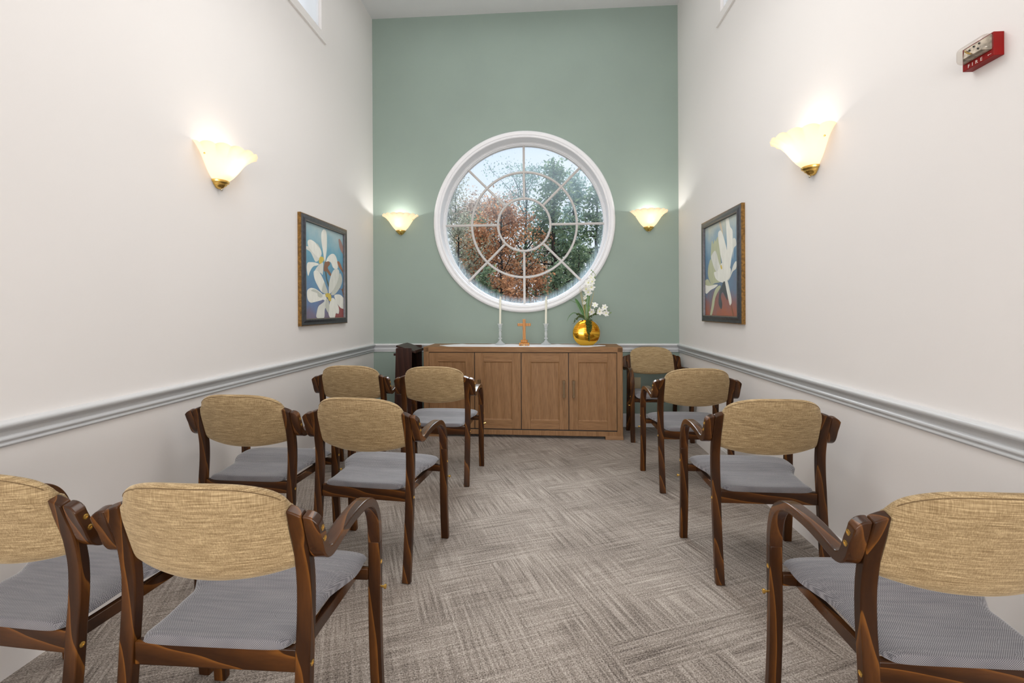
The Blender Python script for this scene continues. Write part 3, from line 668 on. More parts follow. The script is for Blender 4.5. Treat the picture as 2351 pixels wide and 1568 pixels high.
# wooden cross
cr_ = tag(empty('standing_cross', (-.186, 4.655, ZT+.0015)), 'small honey-coloured wooden cross on a stepped base', 'cross')
MB().box(-.014, .014, -.009, .009, .056, .262).build('upright', M['orange_wood'], cr_, bevel=.0015)
b = MB(); b.box(-.066, -.014, -.009, .009, .192, .220); b.box(.014, .066, -.009, .009, .192, .220); b.build('crossbar', M['orange_wood'], cr_, bevel=.0015)
MB().box(-.033, .033, -.022, .022, .029, .056).build('upper_block', M['orange_wood'], cr_, bevel=.005)
b = MB(); b.prism([(-.050,0),(-.036,0),(-.036,.012),(.036,.012),(.036,0),(.050,0),(.052,.020),(.046,.030),(-.046,.030),(-.052,.020)], -.032, .032, 'y'); b.build('base', M['orange_wood'], cr_, bevel=.002)
b = MB(); b.box(-.030, .030, -.040, -.034, .000, .010); b.build('front_bar', M['orange_wood'], cr_, bevel=.002)
b = MB(); b.lathe([(.002,-.004),(.005,-.002),(.005,.003),(.002,.005)], 10, 0, Matrix.Translation((0,-.0415,.006)) @ Matrix.Rotation(PI/2,4,'X')); b.build('stud', M['brass'], cr_, smooth=True)
# gold disc vase
va = tag(empty('disc_vase', (.430, 4.69, ZT+.0015), .05), 'round flat gold vase with ribbed top on the cabinet', 'vase')
def vase():
    R = .136; zc = .121; NR, NA = 22, 96; b = MB(); V = []; F = []
    cut = math.asin(min(1, zc/R))
    def half(r, z):
        h = .040*(max(0, 1-(r/R)**2.6))**.5
        if z > zc+.01: h += .0042*(1 if math.sin((z-zc)*2*PI/.0125) > 0 else 0) * (1 if r < R*.97 else 0)
        return h
    rows = [k/56 for k in range(57)]
    zs = [0.0 + t*(zc+R*.93) for t in [0,.02,.05]+[k/90 for k in range(6, 91)]]
    G = []
    for z in zs:
        wdt = (max(0, R*R-(z-zc)**2))**.5; rowv = []
        for s in (-1, 1):
            us = [math.sin(PI*(k/20-.5)) for k in range(21)]
            if s == 1: us = us[::-1][1:-1]
            for u in us:
                x = u*wdt; r = math.hypot(x, z-zc); rowv.append(len(V)); V.append((x, s*max(.0, half(r, z)) if abs(u) < .999 else 0, z))
        G.append(rowv)
    n = len(G[0])
    for a, c in zip(G, G[1:]):
        for k in range(n): F.append((a[k], a[(k+1) % n], c[(k+1) % n], c[k]))
    F.append(tuple(G[0][::-1]))
    b.add(V, F); return b
vase().build('vase_body', M['gold'], va, smooth=True, sharp=32)
# greyish glazed side band of the vase
b = MB(); V = []; F = []; R = .1375; zc = .121; a0 = -.98; n = 60
for k in range(n+1):
    a = a0 + (PI/2-.3-a0)*k/n
    for (dr, y) in ((0, -.012), (0, .030), (-.004, .034), (-.006, -.012)): V.append(((R+dr)*math.cos(a), y, zc+(R+dr)*math.sin(a)))
for k in range(n):
    for q in range(4): F.append((k*4+q, k*4+(q+1) % 4, (k+1)*4+(q+1) % 4, (k+1)*4+q))
b.add(V, F); b.build('edge_band', M['grey_glaze'], va, smooth=True)

# orchid arrangement standing in the vase
random.seed(5)
ar = tag(empty('orchid_arrangement', (.430, 4.69, ZT+.255)), 'white orchid sprays with green leaves rising from the gold vase', 'flowers')
def flower(c, R, yaw, pitch, roll):
    b = MB(); m_ = Matrix.Translation(c) @ Matrix.Rotation(yaw, 4, 'Z') @ Matrix.Rotation(pitch, 4, 'X') @ Matrix.Rotation(roll, 4, 'Y')
    for k in range(6):
        a = 2*PI*k/6 + (.1 if k % 2 else 0); L_ = R*(1 if k % 2 else .88); wd = R*(.26 if k % 2 else .36)
        V = []; F = []
        prof = [(0, .12), (.25, .7), (.5, 1), (.75, .8), (.92, .4), (1.0, .05)]
        for t, q in prof:
            yy = -.35*R*math.sin(t*1.7) + .1*R*t*t*2
            for s in (-1, 0, 1): V.append((s*wd*q, yy - (0 if s == 0 else .10*R*q), t*L_))
        nn = len(V); V += [(x, y+.0009, z) for x, y, z in V]
        for i in range(len(prof)-1):
            for s in range(2):
                F += [(i*3+s, i*3+s+1, i*3+s+4, i*3+s+3), (nn+i*3+s, nn+i*3+s+3, nn+i*3+s+4, nn+i*3+s+1)]
            F += [(i*3, i*3+3, nn+i*3+3, nn+i*3), (i*3+2, nn+i*3+2, nn+i*3+5, i*3+5)]
        b.add(V, F, 0, m_ @ Matrix.Rotation(a, 4, 'Y'))
    b.lathe([(R*.10, 0), (R*.14, R*.16), (R*.10, R*.30), (R*.03, R*.36)], 8, 1, m_ @ Matrix.Rotation(PI/2, 4, 'X'))
    b.build('flower', [M['petal'], M['petal_c']], ar, smooth=True, sharp=60)
pxm = 4.35   # millimetres per reference pixel at this depth
def A(u, v, d=0): return Vector(((u-1347)*pxm/1000, d, (734.5-v)*pxm/1000 + .0))
def stem(pts, r0, r1, nm='stem', mat='stemg'):
    p = spline([A(*q) for q in pts], 6); n = len(p)
    MB().tube(p, [r0+(r1-r0)*i/(n-1) for i in range(n)], 6).build(nm, M[mat], ar, smooth=True)
stem([(1350,736),(1352,706),(1355,680),(1357,660),(1364,645),(1368,634),(1364,627),(1359,622)], .0035, .0015)
stem([(1350,736),(1358,724),(1366,712),(1376,710),(1388,714),(1396,718),(1402,720)], .0025, .001)
stem([(1349,736),(1345,710),(1343,690),(1342,672)], .002, .001)
for (u, v, R, a, p_, r) in ((1346,665,.040,.4,.1,.2),(1352,651,.036,-.5,-.2,1.1),(1351,672,.036,.2,.3,.6),(1359,661,.036,-.4,.1,.4),(1361,648,.038,-.7,0,.1),(1358,640,.032,.3,-.3,.8),
                            (1343,684,.022,.5,.2,.3),(1342,696,.018,.2,.4,0),(1366,702,.030,.1,-.5,.2),(1358,717,.034,.5,.2,.5),(1377,716,.036,-.2,.1,.9),(1388,707,.030,-.5,-.1,.3),(1391,720,.030,-.3,.2,1.2)):
    flower(A(u, v, -.015+random.uniform(-.012, .012)), R*1.22, a, p_, r)
for (u, v) in ((1362,626),(1358,631),(1360,634),(1359,622),(1366,638),(1398,714),(1402,719),(1397,723)):
    b = MB(); b.lathe([(.0008,-.008),(.0045,-.003),(.004,.004),(.0008,.009)], 8, 0, Matrix.Translation(A(u, v)) @ Matrix.Rotation(.6, 4, 'Y')); b.build('bud', M['stemg'], ar, smooth=True)
def leaf(pts, wmax, nm='leaf', mat='leafg', tilt=0.0, fold=.25):
    P_ = spline([A(*q) for q in pts], 8); n = len(P_); V = []; F = []
    for i, p in enumerate(P_):
        t = i/(n-1); d = (P_[min(i+1, n-1)]-P_[max(i-1, 0)]).normalized(); sd = d.cross(Vector((math.sin(tilt), -math.cos(tilt), 0))).normalized()
        nn = d.cross(sd); w_ = wmax*(math.sin(PI*min(1, t*.92+.08))**.7)*(1 if t < .97 else .3)
        V += [p-sd*w_+nn*w_*fold, p, p+sd*w_+nn*w_*fold, p-sd*w_+nn*(w_*fold+.0012), p+nn*.0015, p+sd*w_+nn*(w_*fold+.0012)]
    for i in range(n-1):
        a = i*6; c = a+6
        F += [(a, a+1, c+1, c), (a+1, a+2, c+2, c+1), (a+3, c+3, c+4, a+4), (a+4, c+4, c+5, a+5), (a, c, c+3, a+3), (a+2, a+5, c+5, c+2)]
    MB().add(V, F).build(nm, M[mat], ar, smooth=True, sharp=50)
leaf([(1345,736),(1340,722),(1332,705),(1325,692),(1321,686)], .019, tilt=.2)
leaf([(1347,736),(1346,720),(1347,700),(1350,684),(1353,676)], .025, tilt=-.15)
leaf([(1346,736),(1339,716),(1330,701),(1318,693),(1307,689)], .0035)
leaf([(1342,734),(1330,723),(1318,719),(1308,727),(1302,740)], .0045)
leaf([(1349,736),(1352,716),(1355,706),(1352,704),(1345,703)], .007)
leaf([(1345,736),(1340,705),(1335,680),(1331,660)], .0028, 'grass_blade', 'blade')
leaf([(1346,736),(1341,700),(1337,676),(1333,655)], .0022, 'grass_blade', 'blade')
leaf([(1350,736),(1356,706),(1361,686),(1365,669)], .0028, 'grass_blade', 'blade')
leaf([(1348,736),(1345,700),(1344,680)], .0025, 'grass_blade', 'blade')
def beads(paths, n, spread, name):
    b = MB(); s0 = [(0,0,-1),(.95,0,-.2),(-.48,.82,-.2),(-.48,-.82,-.2),(.48,.82,.45),(.48,-.82,.45),(-.95,0,.45),(0,0,1)]
    f0 = [(0,2,1),(0,3,2),(0,1,3),(1,4,5),(1,2,4),(2,6,4),(2,3,6),(3,5,6),(3,1,5),(4,7,5),(4,6,7),(6,5,7)]
    for k in range(n):
        p = random.choice(paths); P_ = spline([A(*q[:2], q[2]) for q in p], 4); t = random.random(); i = min(len(P_)-2, int(t*(len(P_)-1)))
        q = P_[i].lerp(P_[i+1], random.random()); sp = spread*(1-.5*t)
        q = q + Vector((random.gauss(0, sp), random.gauss(0, sp*.6), random.gauss(0, sp)))
        r = random.uniform(.0028, .0048); b.add([(q.x+x*r, q.y+y*r, q.z+z*r) for x, y, z in s0], f0)
    b.build(name, M['bead'], ar, smooth=True)
beads([[(1350,733,-.025),(1351,745,-.054),(1352,765,-.058),(1352,782,-.055)], [(1347,735,-.03),(1349,750,-.056),(1350,765,-.06)], [(1355,733,-.03),(1356,748,-.054),(1354,762,-.058)]], 620, .0085, 'trailing_beads')
beads([[(1344,732,-.01),(1334,727,-.02),(1325,732,-.02),(1317,743,-.01)], [(1340,728,0),(1330,722,0),(1326,722,0)]], 230, .007, 'trailing_beads')
beads([[(1352,730,-.01),(1360,725,-.01),(1368,720,-.01),(1371,710,-.01)], [(1352,728,0),(1362,722,0),(1374,722,0)]], 230, .007, 'trailing_beads')

# ------------------------------------------------------------------ dark lectern turned sideways beside the cabinet
le = tag(empty('lectern', (-1.345, 4.66, 0), .012), 'dark mahogany lectern turned sideways between left wall and cabinet', 'lectern')
for y0, y1, nm in ((-.215, -.195, 'side_panel'), (.185, .205, 'side_panel')):
    b = MB(); b.prism([(-.100,0),(.078,0),(.078,.868),(.073,.874),(-.070,.874),(-.076,.868)], y0, y1, 'y'); b.build(nm, M['mahog'], le, bevel=.003)
b = MB(); b.prism([(-.082,.900-.018),(-.076,.900),(.118,.838),(.112,.820)], -.195, .185, 'y'); b.build('slanted_top', M['mahog'], le, bevel=.003)
MB().box(.104, .118, -.195, .185, .826, .852).build('book_lip', M['mahog'], le, bevel=.002)
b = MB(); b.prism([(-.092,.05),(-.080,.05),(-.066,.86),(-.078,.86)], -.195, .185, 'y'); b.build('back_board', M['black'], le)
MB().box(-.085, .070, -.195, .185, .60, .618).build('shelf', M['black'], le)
MB().box(-.095, .076, -.195, .185, .03, .07).build('shelf', M['mahog'], le)
MB().box(-.098, -.078, -.210, -.190, .800, .822).build('peg', M['mahog'], le)

# ------------------------------------------------------------------ sconces
def sconce():
    t = empty('wall_sconce')
    # local: wall plane y=0, light bowl bulges towards -y, z=0 at rim on the wall
    RP = [(.048,-.168),(.058,-.158),(.078,-.138),(.098,-.112),(.115,-.086),(.132,-.060),(.150,-.038),(.170,-.019),(.188,-.006),(.199,0)]
    NA = 120
    def bowl(off, flip):
        V = []; F = []
        for r, z in RP:
            tt = (z+.168)/.168
            for k in range(NA+1):
                a = PI*k/NA; sc_ = abs(math.sin(a*8.5)); rr = r+off
                V.append((rr*math.cos(a)*.985, -(rr*1.02)*math.sin(a)-.0005, z + (.014*(sc_**.6)-.012)*tt**6 - .004*tt*math.sin(a)))
        for j in range(len(RP)-1):
            for k in range(NA): F.append((j*(NA+1)+k, j*(NA+1)+k+1, (j+1)*(NA+1)+k+1, (j+1)*(NA+1)+k))
        return V, F
    V1, F1 = bowl(0, 0); V2, F2 = bowl(-.004, 1); n = len(V1); m_ = len(RP)-1; S = NA+1
    F = F1 + [tuple(n+i for i in f[::-1]) for f in F2]
    F += [(m_*S+k, m_*S+k+1, n+m_*S+k+1, n+m_*S+k) for k in range(NA)] + [(k, n+k, n+k+1, k+1) for k in range(NA)]
    for k in (0, NA): F += [(j*S+k, (j+1)*S+k, n+(j+1)*S+k, n+j*S+k) for j in range(m_)]
    MB().add(V1+V2, F).build('shade', M['shade'], t, smooth=True, sharp=60)
    b = MB(); V = []; Fb = []
    FP = [(.050,-.164),(.054,-.168),(.053,-.176),(.045,-.182),(.042,-.184),(.040,-.190),(.031,-.196),(.029,-.199),(.024,-.205),(.014,-.209),(.004,-.211)]
    n2 = 28
    for r, z in FP:
        for k in range(n2+1):
            a = PI*k/n2; V.append((r*math.cos(a), -r*math.sin(a)*1.1-.0005, z))
    for j in range(len(FP)-1):
        for k in range(n2): Fb.append((j*(n2+1)+k, j*(n2+1)+k+1, (j+1)*(n2+1)+k+1, (j+1)*(n2+1)+k))
    Fb.append(tuple(range(n2+1))); Fb.append(tuple(range((len(FP)-1)*(n2+1), len(FP)*(n2+1))))
    for j in range(len(FP)-1): Fb.append((j*(n2+1), (j+1)*(n2+1), (j+1)*(n2+1)+n2, j*(n2+1)+n2))
    b.add(V, Fb); b.build('fitter_cup', M['brass'], t, smooth=True, sharp=30)
    MB().lathe([(.004,-.222),(.0065,-.217),(.005,-.212),(.003,-.208)], 12, 0, Matrix.Translation((0, -.02, 0))).build('finial', M['nickel'], t, smooth=True)
    for s in (-1, 1):
        MB().lathe([(.0045,0),(.0045,.004),(.001,.006)], 10, 0, Matrix.Translation((s*.139, -.026, -.052)) @ Matrix.Rotation(s*PI/2, 4, 'Y')).build('screw', M['brass'], t, smooth=True)
    MB().lathe([(.004,-.125),(.013,-.115),(.016,-.10),(.012,-.085),(.003,-.078)], 14, 0, Matrix.Translation((0, -.075, 0))).build('bulb', M['bulb'], t, smooth=True)
    return t
m, nt, bb = new_mat('lit_bulb'); bb.inputs['Emission Color'].default_value = (1, .9, .72, 1); bb.inputs['Emission Strength'].default_value = 6; M['bulb'] = m
SG = 'alabaster glass wall sconces'
SC = [(XL, 2.56, 2.150, -PI/2, 'lit glass wall sconce high on the left side wall', .44), (XR, 2.56, 2.150, PI/2, 'lit glass wall sconce high on the right side wall', .44),
      (-1.535, YB, 2.266, 0, 'lit glass wall sconce on green wall left of the round window', 1.7), (1.112, YB, 2.262, 0, 'lit glass wall sconce on green wall right of the round window', 1.7)]
sp = None
for x, y, z, r, lab, en in SC:
    if sp is None: sp = o = sconce()
    else: o = copy_tree(sp)
    # rotate so that local -y points into the room
    rz = {XL: PI/2, XR: -PI/2}.get(x, 0.0)
    o.location = (x, y, z); o.rotation_euler = (0, 0, rz); tag(o, lab, 'wall lamp', SG)
    ld = bpy.data.lights.new('bulb_light', 'POINT'); ld.energy = en; ld.color = (1.0, .975, .94); ld.shadow_soft_size = .018
    lo = bpy.data.objects.new('bulb_light', ld); COL.objects.link(lo); lo.parent = o; lo.location = (0, -.10, -.034)

# ------------------------------------------------------------------ framed flower paintings
PC = {'white': (.90,.90,.83), 'pale': (.78,.79,.73), 'shade': (.62,.64,.57), 'yellow': (.72,.55,.10), 'branch': (.28,.13,.07), 'stem': (.10,.14,.12), 'bud': (.42,.26,.22),
      'bud2': (.40,.17,.09), 'rose': (.33,.09,.09), 'greenish': (.54,.57,.38), 'cream': (.70,.60,.45), 'dark': (.09,.10,.11)}
for k, c in PC.items(): M['pc_'+k] = simple('paint_'+k, c, .45, var=.06, scale=30, stretch=(1, 1, .3))
def canvas_bg(name, stops, side):
    m, nt, b = new_mat(name); N = nt.nodes.new; Lk = nt.links.new
    tc = N('ShaderNodeTexCoord'); sx = N('ShaderNodeSeparateXYZ'); Lk(tc.outputs['Object'], sx.inputs[0])
    nz = N('ShaderNodeTexNoise'); nz.inputs['Scale'].default_value = 7; nz.inputs['Detail'].default_value = 5; Lk(tc.outputs['Object'], nz.inputs['Vector'])
    m1 = N('ShaderNodeMath'); m1.operation = 'MULTIPLY_ADD'; m1.inputs[1].default_value = .35; Lk(nz.outputs['Fac'], m1.inputs[0]); Lk(sx.outputs['Z'], m1.inputs[2])
    mr = N('ShaderNodeMapRange'); mr.inputs['From Min'].default_value = .12; mr.inputs['From Max'].default_value = 1.0; Lk(m1.outputs[0], mr.inputs['Value'])
    r = N('ShaderNodeValToRGB'); e = r.color_ramp.elements; e[0].position = stops[0][0]; e[0].color = (*stops[0][1], 1); e[1].position = stops[-1][0]; e[1].color = (*stops[-1][1], 1)
    for p, c in stops[1:-1]: x = e.new(p); x.color = (*c, 1)
    Lk(mr.outputs['Result'], r.inputs['Fac']); Lk(r.outputs['Color'], b.inputs['Base Color']); sset(b, Roughness=.45); return m
M['bg_l'] = canvas_bg('paint_sky_left', [(0,(.20,.10,.12)),(.14,(.22,.17,.24)),(.26,(.16,.24,.44)),(.55,(.14,.34,.50)),(.75,(.17,.42,.55)),(1,(.46,.60,.62))], 0)
M['bg_r'] = canvas_bg('paint_sky_right', [(0,(.30,.11,.14)),(.12,(.42,.14,.08)),(.26,(.30,.15,.15)),(.38,(.16,.22,.32)),(.62,(.15,.28,.42)),(.82,(.30,.44,.54)),(1,(.60,.64,.56))], 1)
PAINT_L = [('white', [(3.827, 1.923), (3.864, 1.914), (3.88, 1.86), (3.875, 1.754), (3.856, 1.684), (3.837, 1.652), (3.813, 1.716), (3.783, 1.809), (3.779, 1.874), (3.799, 1.907)]), ('pale', [(3.532, 1.742), (3.528, 1.721), (3.595, 1.705), (3.638, 1.668), (3.681, 1.636), (3.742, 1.664), (3.712, 1.705), (3.595, 1.74)]), ('white', [(3.599, 1.803), (3.561, 1.793), (3.551, 1.769), (3.574, 1.737), (3.653, 1.698), (3.742, 1.672), (3.782, 1.713), (3.759, 1.754), (3.683, 1.788), (3.639, 1.799)]), ('shade', [(3.683, 1.783), (3.721, 1.782), (3.766, 1.748), (3.782, 1.713), (3.759, 1.75)]), ('white', [(3.552, 1.617), (3.535, 1.587), (3.54, 1.546), (3.558, 1.513), (3.586, 1.55), (3.637, 1.593), (3.711, 1.61), (3.734, 1.623), (3.681, 1.629), (3.608, 1.626)]), ('pale', [(3.742, 1.621), (3.681, 1.579), (3.663, 1.556), (3.696, 1.559), (3.772, 1.55), (3.795, 1.537), (3.807, 1.575), (3.805, 1.641)]), ('branch', [(3.845, 1.653), (3.919, 1.66), (3.936, 1.639), (3.893, 1.604), (3.96, 1.556), (3.935, 1.539), (3.868, 1.572), (3.828, 1.569), (3.817, 1.598)]), ('stem', [(3.844, 1.57), (3.868, 1.565), (3.881, 1.513), (3.917, 1.461), (3.903, 1.446), (3.867, 1.497)]), ('white', [(3.861, 1.654), (3.894, 1.696), (3.954, 1.729), (4.015, 1.736), (4.059, 1.713), (4.085, 1.669), (4.09, 1.621), (4.04, 1.605), (3.987, 1.62), (3.953, 1.656), (3.902, 1.662)]), ('yellow', [(3.75, 1.68), (3.797, 1.689), (3.824, 1.673), (3.805, 1.649), (3.757, 1.626), (3.734, 1.642)]), ('bud', [(4.106, 1.874), (4.138, 1.883), (4.194, 1.834), (4.224, 1.754), (4.193, 1.761), (4.133, 1.802)]), ('bud2', [(4.08, 1.68), (4.132, 1.673), (4.191, 1.61), (4.149, 1.61), (4.094, 1.646)]), ('branch', [(4.15, 1.614), (4.197, 1.61), (4.226, 1.575), (4.225, 1.502), (4.205, 1.443), (4.223, 1.362), (4.204, 1.361), (4.17, 1.426), (4.101, 1.431), (4.11, 1.439), (4.185, 1.438), (4.209, 1.517), (4.202, 1.574)]), ('white', [(3.681, 1.565), (3.644, 1.551), (3.658, 1.498), (3.709, 1.444), (3.778, 1.396), (3.866, 1.384), (3.891, 1.4), (3.851, 1.451), (3.803, 1.508), (3.741, 1.555)]), ('shade', [(3.827, 1.483), (3.851, 1.451), (3.891, 1.4), (3.866, 1.385), (3.786, 1.396), (3.802, 1.448)]), ('shade', [(4.13, 1.577), (4.177, 1.539), (4.171, 1.49), (4.11, 1.431), (4.019, 1.381), (3.95, 1.379), (4.002, 1.442), (4.074, 1.493)]), ('pale', [(4.058, 1.611), (3.995, 1.59), (3.943, 1.532), (3.913, 1.461), (3.916, 1.385), (4.002, 1.427), (4.074, 1.493), (4.112, 1.551), (4.112, 1.599)]), ('white', [(3.592, 1.421), (3.543, 1.401), (3.535, 1.366), (3.549, 1.325), (3.591, 1.305), (3.649, 1.309), (3.785, 1.329), (3.833, 1.345), (3.802, 1.374), (3.709, 1.408), (3.65, 1.42)]), ('shade', [(3.599, 1.4), (3.65, 1.412), (3.724, 1.397), (3.794, 1.37), (3.77, 1.348), (3.716, 1.357), (3.701, 1.382), (3.649, 1.391)]), ('rose', [(4.072, 1.299), (4.145, 1.262), (4.251, 1.254), (4.25, 1.175), (4.035, 1.178), (4.044, 1.214), (4.102, 1.21), (4.112, 1.255)]), ('white', [(4.019, 1.377), (4.128, 1.384), (4.204, 1.353), (4.232, 1.313), (4.228, 1.259), (4.145, 1.263), (4.072, 1.303), (4.028, 1.342)]), ('pale', [(3.849, 1.331), (3.801, 1.307), (3.723, 1.277), (3.692, 1.227), (3.692, 1.184), (3.815, 1.178), (3.832, 1.248), (3.865, 1.286)]), ('white', [(3.949, 1.34), (3.915, 1.286), (3.897, 1.225), (3.931, 1.179), (4.017, 1.177), (4.044, 1.216), (4.098, 1.212), (4.108, 1.255), (4.063, 1.311), (4.001, 1.349)]), ('shade', [(3.866, 1.338), (3.841, 1.286), (3.865, 1.241), (3.906, 1.225), (3.915, 1.286), (3.899, 1.331)]), ('white', [(3.794, 1.37), (3.826, 1.382), (3.85, 1.368), (3.866, 1.338), (3.825, 1.326), (3.789, 1.344)]), ('yellow', [(3.85, 1.383), (3.916, 1.389), (3.953, 1.367), (3.949, 1.325), (3.915, 1.324), (3.882, 1.354), (3.85, 1.357)])]
PAINT_R = [('cream', [(3.857, 1.939), (3.81, 1.923), (3.766, 1.828), (3.793, 1.839)]), ('white', [(3.711, 1.946), (3.659, 1.932), (3.626, 1.859), (3.585, 1.826), (3.577, 1.778), (3.578, 1.686), (3.612, 1.597), (3.63, 1.552), (3.681, 1.523), (3.698, 1.592), (3.688, 1.693), (3.695, 1.796), (3.703, 1.879)]), ('pale', [(3.578, 1.749), (3.529, 1.751), (3.514, 1.704), (3.562, 1.684), (3.579, 1.607)]), ('greenish', [(4.014, 1.794), (3.993, 1.802), (3.978, 1.774), (3.941, 1.809), (3.925, 1.788), (3.878, 1.819), (3.85, 1.778), (3.823, 1.675), (3.806, 1.589), (3.788, 1.531), (3.882, 1.539), (3.96, 1.567), (4.031, 1.654), (4.029, 1.736)]), ('greenish', [(4.073, 1.629), (4.031, 1.654), (3.94, 1.616), (3.844, 1.55), (3.789, 1.49), (3.789, 1.455), (3.942, 1.449), (4.023, 1.446), (4.096, 1.51), (4.102, 1.571)]), ('pale', [(3.938, 1.714), (3.999, 1.695), (4.024, 1.661), (3.94, 1.558), (3.844, 1.522), (3.806, 1.561), (3.852, 1.607), (3.899, 1.684)]), ('white', [(3.787, 1.601), (3.63, 1.552), (3.63, 1.492), (3.7, 1.449), (3.808, 1.449), (3.922, 1.484), (3.961, 1.538), (3.882, 1.546)]), ('white', [(3.83, 1.861), (3.868, 1.844), (3.859, 1.779), (3.823, 1.675), (3.787, 1.601), (3.761, 1.529), (3.717, 1.485), (3.681, 1.523), (3.672, 1.603), (3.688, 1.687), (3.748, 1.791), (3.793, 1.846)]), ('yellow', [(3.821, 1.583), (3.802, 1.585), (3.784, 1.559), (3.797, 1.55), (3.815, 1.562)]), ('dark', [(3.753, 1.453), (3.808, 1.407), (3.846, 1.373), (3.866, 1.295), (3.847, 1.259), (3.807, 1.237), (3.791, 1.28), (3.818, 1.337), (3.781, 1.371), (3.727, 1.334), (3.684, 1.309), (3.7, 1.422)]), ('greenish', [(4.185, 1.477), (4.107, 1.492), (4.023, 1.446), (3.883, 1.435), (3.942, 1.412), (4.045, 1.395), (4.142, 1.368), (4.186, 1.4), (4.192, 1.447)]), ('white', [(4.187, 1.446), (4.087, 1.434), (3.883, 1.434), (3.942, 1.412), (4.045, 1.395), (4.142, 1.368), (4.186, 1.4)]), ('greenish', [(3.864, 1.423), (3.943, 1.391), (3.994, 1.326), (4.026, 1.253), (4.058, 1.185), (4.016, 1.187), (3.965, 1.26), (3.924, 1.339), (3.817, 1.414)]), ('white', [(3.726, 1.454), (3.682, 1.455), (3.64, 1.386), (3.608, 1.318), (3.605, 1.285), (3.62, 1.268), (3.642, 1.272), (3.675, 1.333), (3.709, 1.402)]), ('pale', [(3.515, 1.588), (3.564, 1.566), (3.597, 1.53), (3.639, 1.48), (3.674, 1.451), (3.631, 1.472), (3.58, 1.515), (3.516, 1.536)]), ('branch', [(3.62, 1.268), (3.608, 1.268), (3.565, 1.189), (3.585, 1.187)])]
def tri_fan(poly):
    from mathutils.geometry import tessellate_polygon
    return tessellate_polygon([[Vector((p[0], p[1], 0)) for p in poly]])
def picture(s, xw, y0, y1, z0, z1, polys, bgm, lab):
    yc, zc = (y0+y1)/2, z0
    t = tag(empty('framed_picture', (xw, yc, zc)), lab, 'picture', 'framed flower paintings')
    X = lambda o: s*o
    # frame: four mitred members, low outer edge rising to an inner ridge, small lip dropping to the canvas
    w_y, w_z = .069, .056
    prof = [(0,.0,1),(0,.024,1),(.10,.026,0),(.45,.027,0),(.72,.034,0),(.91,.034,2),(.94,.0335,0),(1,.018,0),(1,.0,0)]
    rings = []
    for f, h, mi in prof:
        a0, a1, c0, c1 = y0+w_y*f, y1-w_y*f, z0+w_z*f, z1-w_z*f
        rings.append([(X(h), a0-yc, c0-zc), (X(h), a1-yc, c0-zc), (X(h), a1-yc, c1-zc), (X(h), a0-yc, c1-zc)])
    for nm, sel, mt in (('frame', (2, 3, 4, 6, 7), 'frame_dark'), ('gold_edge', (0, 1), 'frame_gold'), ('gold_lip', (5,), 'frame_lip')):
        b = MB()
        for i in sel:
            A_, B_ = rings[i], rings[i+1]
            if nm == 'frame' and i == 2: pass
            for k in range(4): b.add([A_[k], A_[(k+1) % 4], B_[(k+1) % 4], B_[k]], [(0, 1, 2, 3)])
        b.build(nm, M[mt], t)
    mats = [bgm] + [M['pc_'+k] for k in PC]; keys = list(PC)
    b = MB(); e = .004
    Y0, Y1, Z0, Z1 = y0+w_y-e, y1-w_y+e, z0+w_z-e, z1-w_z+e
    xa, xb = sorted((X(.004), X(.0145))); b.box(xa, xb, Y0-yc, Y1-yc, Z0-zc, Z1-zc, 0)
    for q, (mn, poly) in enumerate(polys):
        P_ = [Vector((p[0], p[1], 0)) for p in poly]; P_.append(P_[0])
        cl = []
        n = len(poly)
        for i in range(n):
            a, bq, c, d = [Vector(poly[(i+k) % n]) for k in (-1, 0, 1, 2)]
            for k in range(4):
                tt = k/4; cl.append(.5*((2*bq)+(c-a)*tt+(2*a-5*bq+4*c-d)*tt*tt+(3*bq-a-3*c+d)*tt**3))
        cl = [(min(max(p[0], Y0+.001), Y1-.001), min(max(p[1], Z0+.001), Z1-.001)) for p in cl]
        xx = X(.0147 + .00006*q)
        b.add([(xx, p[0]-yc, p[1]-zc) for p in cl], tri_fan(cl), keys.index(mn)+1)
    b.build('canvas', mats, t)
picture(1, XL, 3.428, 4.269, 1.124, 1.989, PAINT_L, M['bg_l'], 'framed painting of two open white magnolias on the left wall')
picture(-1, XR, 3.400, 4.238, 1.130, 1.987, PAINT_R, M['bg_r'], 'framed painting of a single white magnolia on the right wall')

# ------------------------------------------------------------------ fire alarm strobe
fa = tag(empty('fire_alarm_strobe', (XR, 1.596, 2.024)), 'red fire alarm strobe with clear lens on the right wall', 'fire alarm')
MB().box(-.031, 0, -.055, .053, 0, .073).build('housing', M['red'], fa, bevel=.0015)
def rbox(x0, x1, y0, y1, z0, z1, r, n=5):
    poly = []
    for cy, cz, a in ((y1-r, z1-r, 0), (y0+r, z1-r, PI/2), (y0+r, z0+r, PI), (y1-r, z0+r, 1.5*PI)):
        for k in range(n+1): q = a+PI/2*k/n; poly.append((cy+r*math.cos(q), cz+r*math.sin(q)))
    return poly
b = MB(); V = []; F = []; secs = ((0, 1.0), (-.012, 1.0), (-.020, .93), (-.025, .78), (-.0275, .5))
base = rbox(0, 0, -.054, .052, .0185, .0725, .012)
for x, k in secs: V += [(-.031+x, y*(.5+.5*k), .044+(z-.044)*k) for y, z in base]
n = len(base)
for j in range(len(secs)-1): F += [(j*n+i, j*n+(i+1) % n, (j+1)*n+(i+1) % n, (j+1)*n+i) for i in range(n)]
F.append(tuple(range((len(secs)-1)*n, len(secs)*n))); F.append(tuple(range(n-1, -1, -1)))
b.add(V, F); b.build('lens', M['lens'], fa, smooth=True, sharp=40)
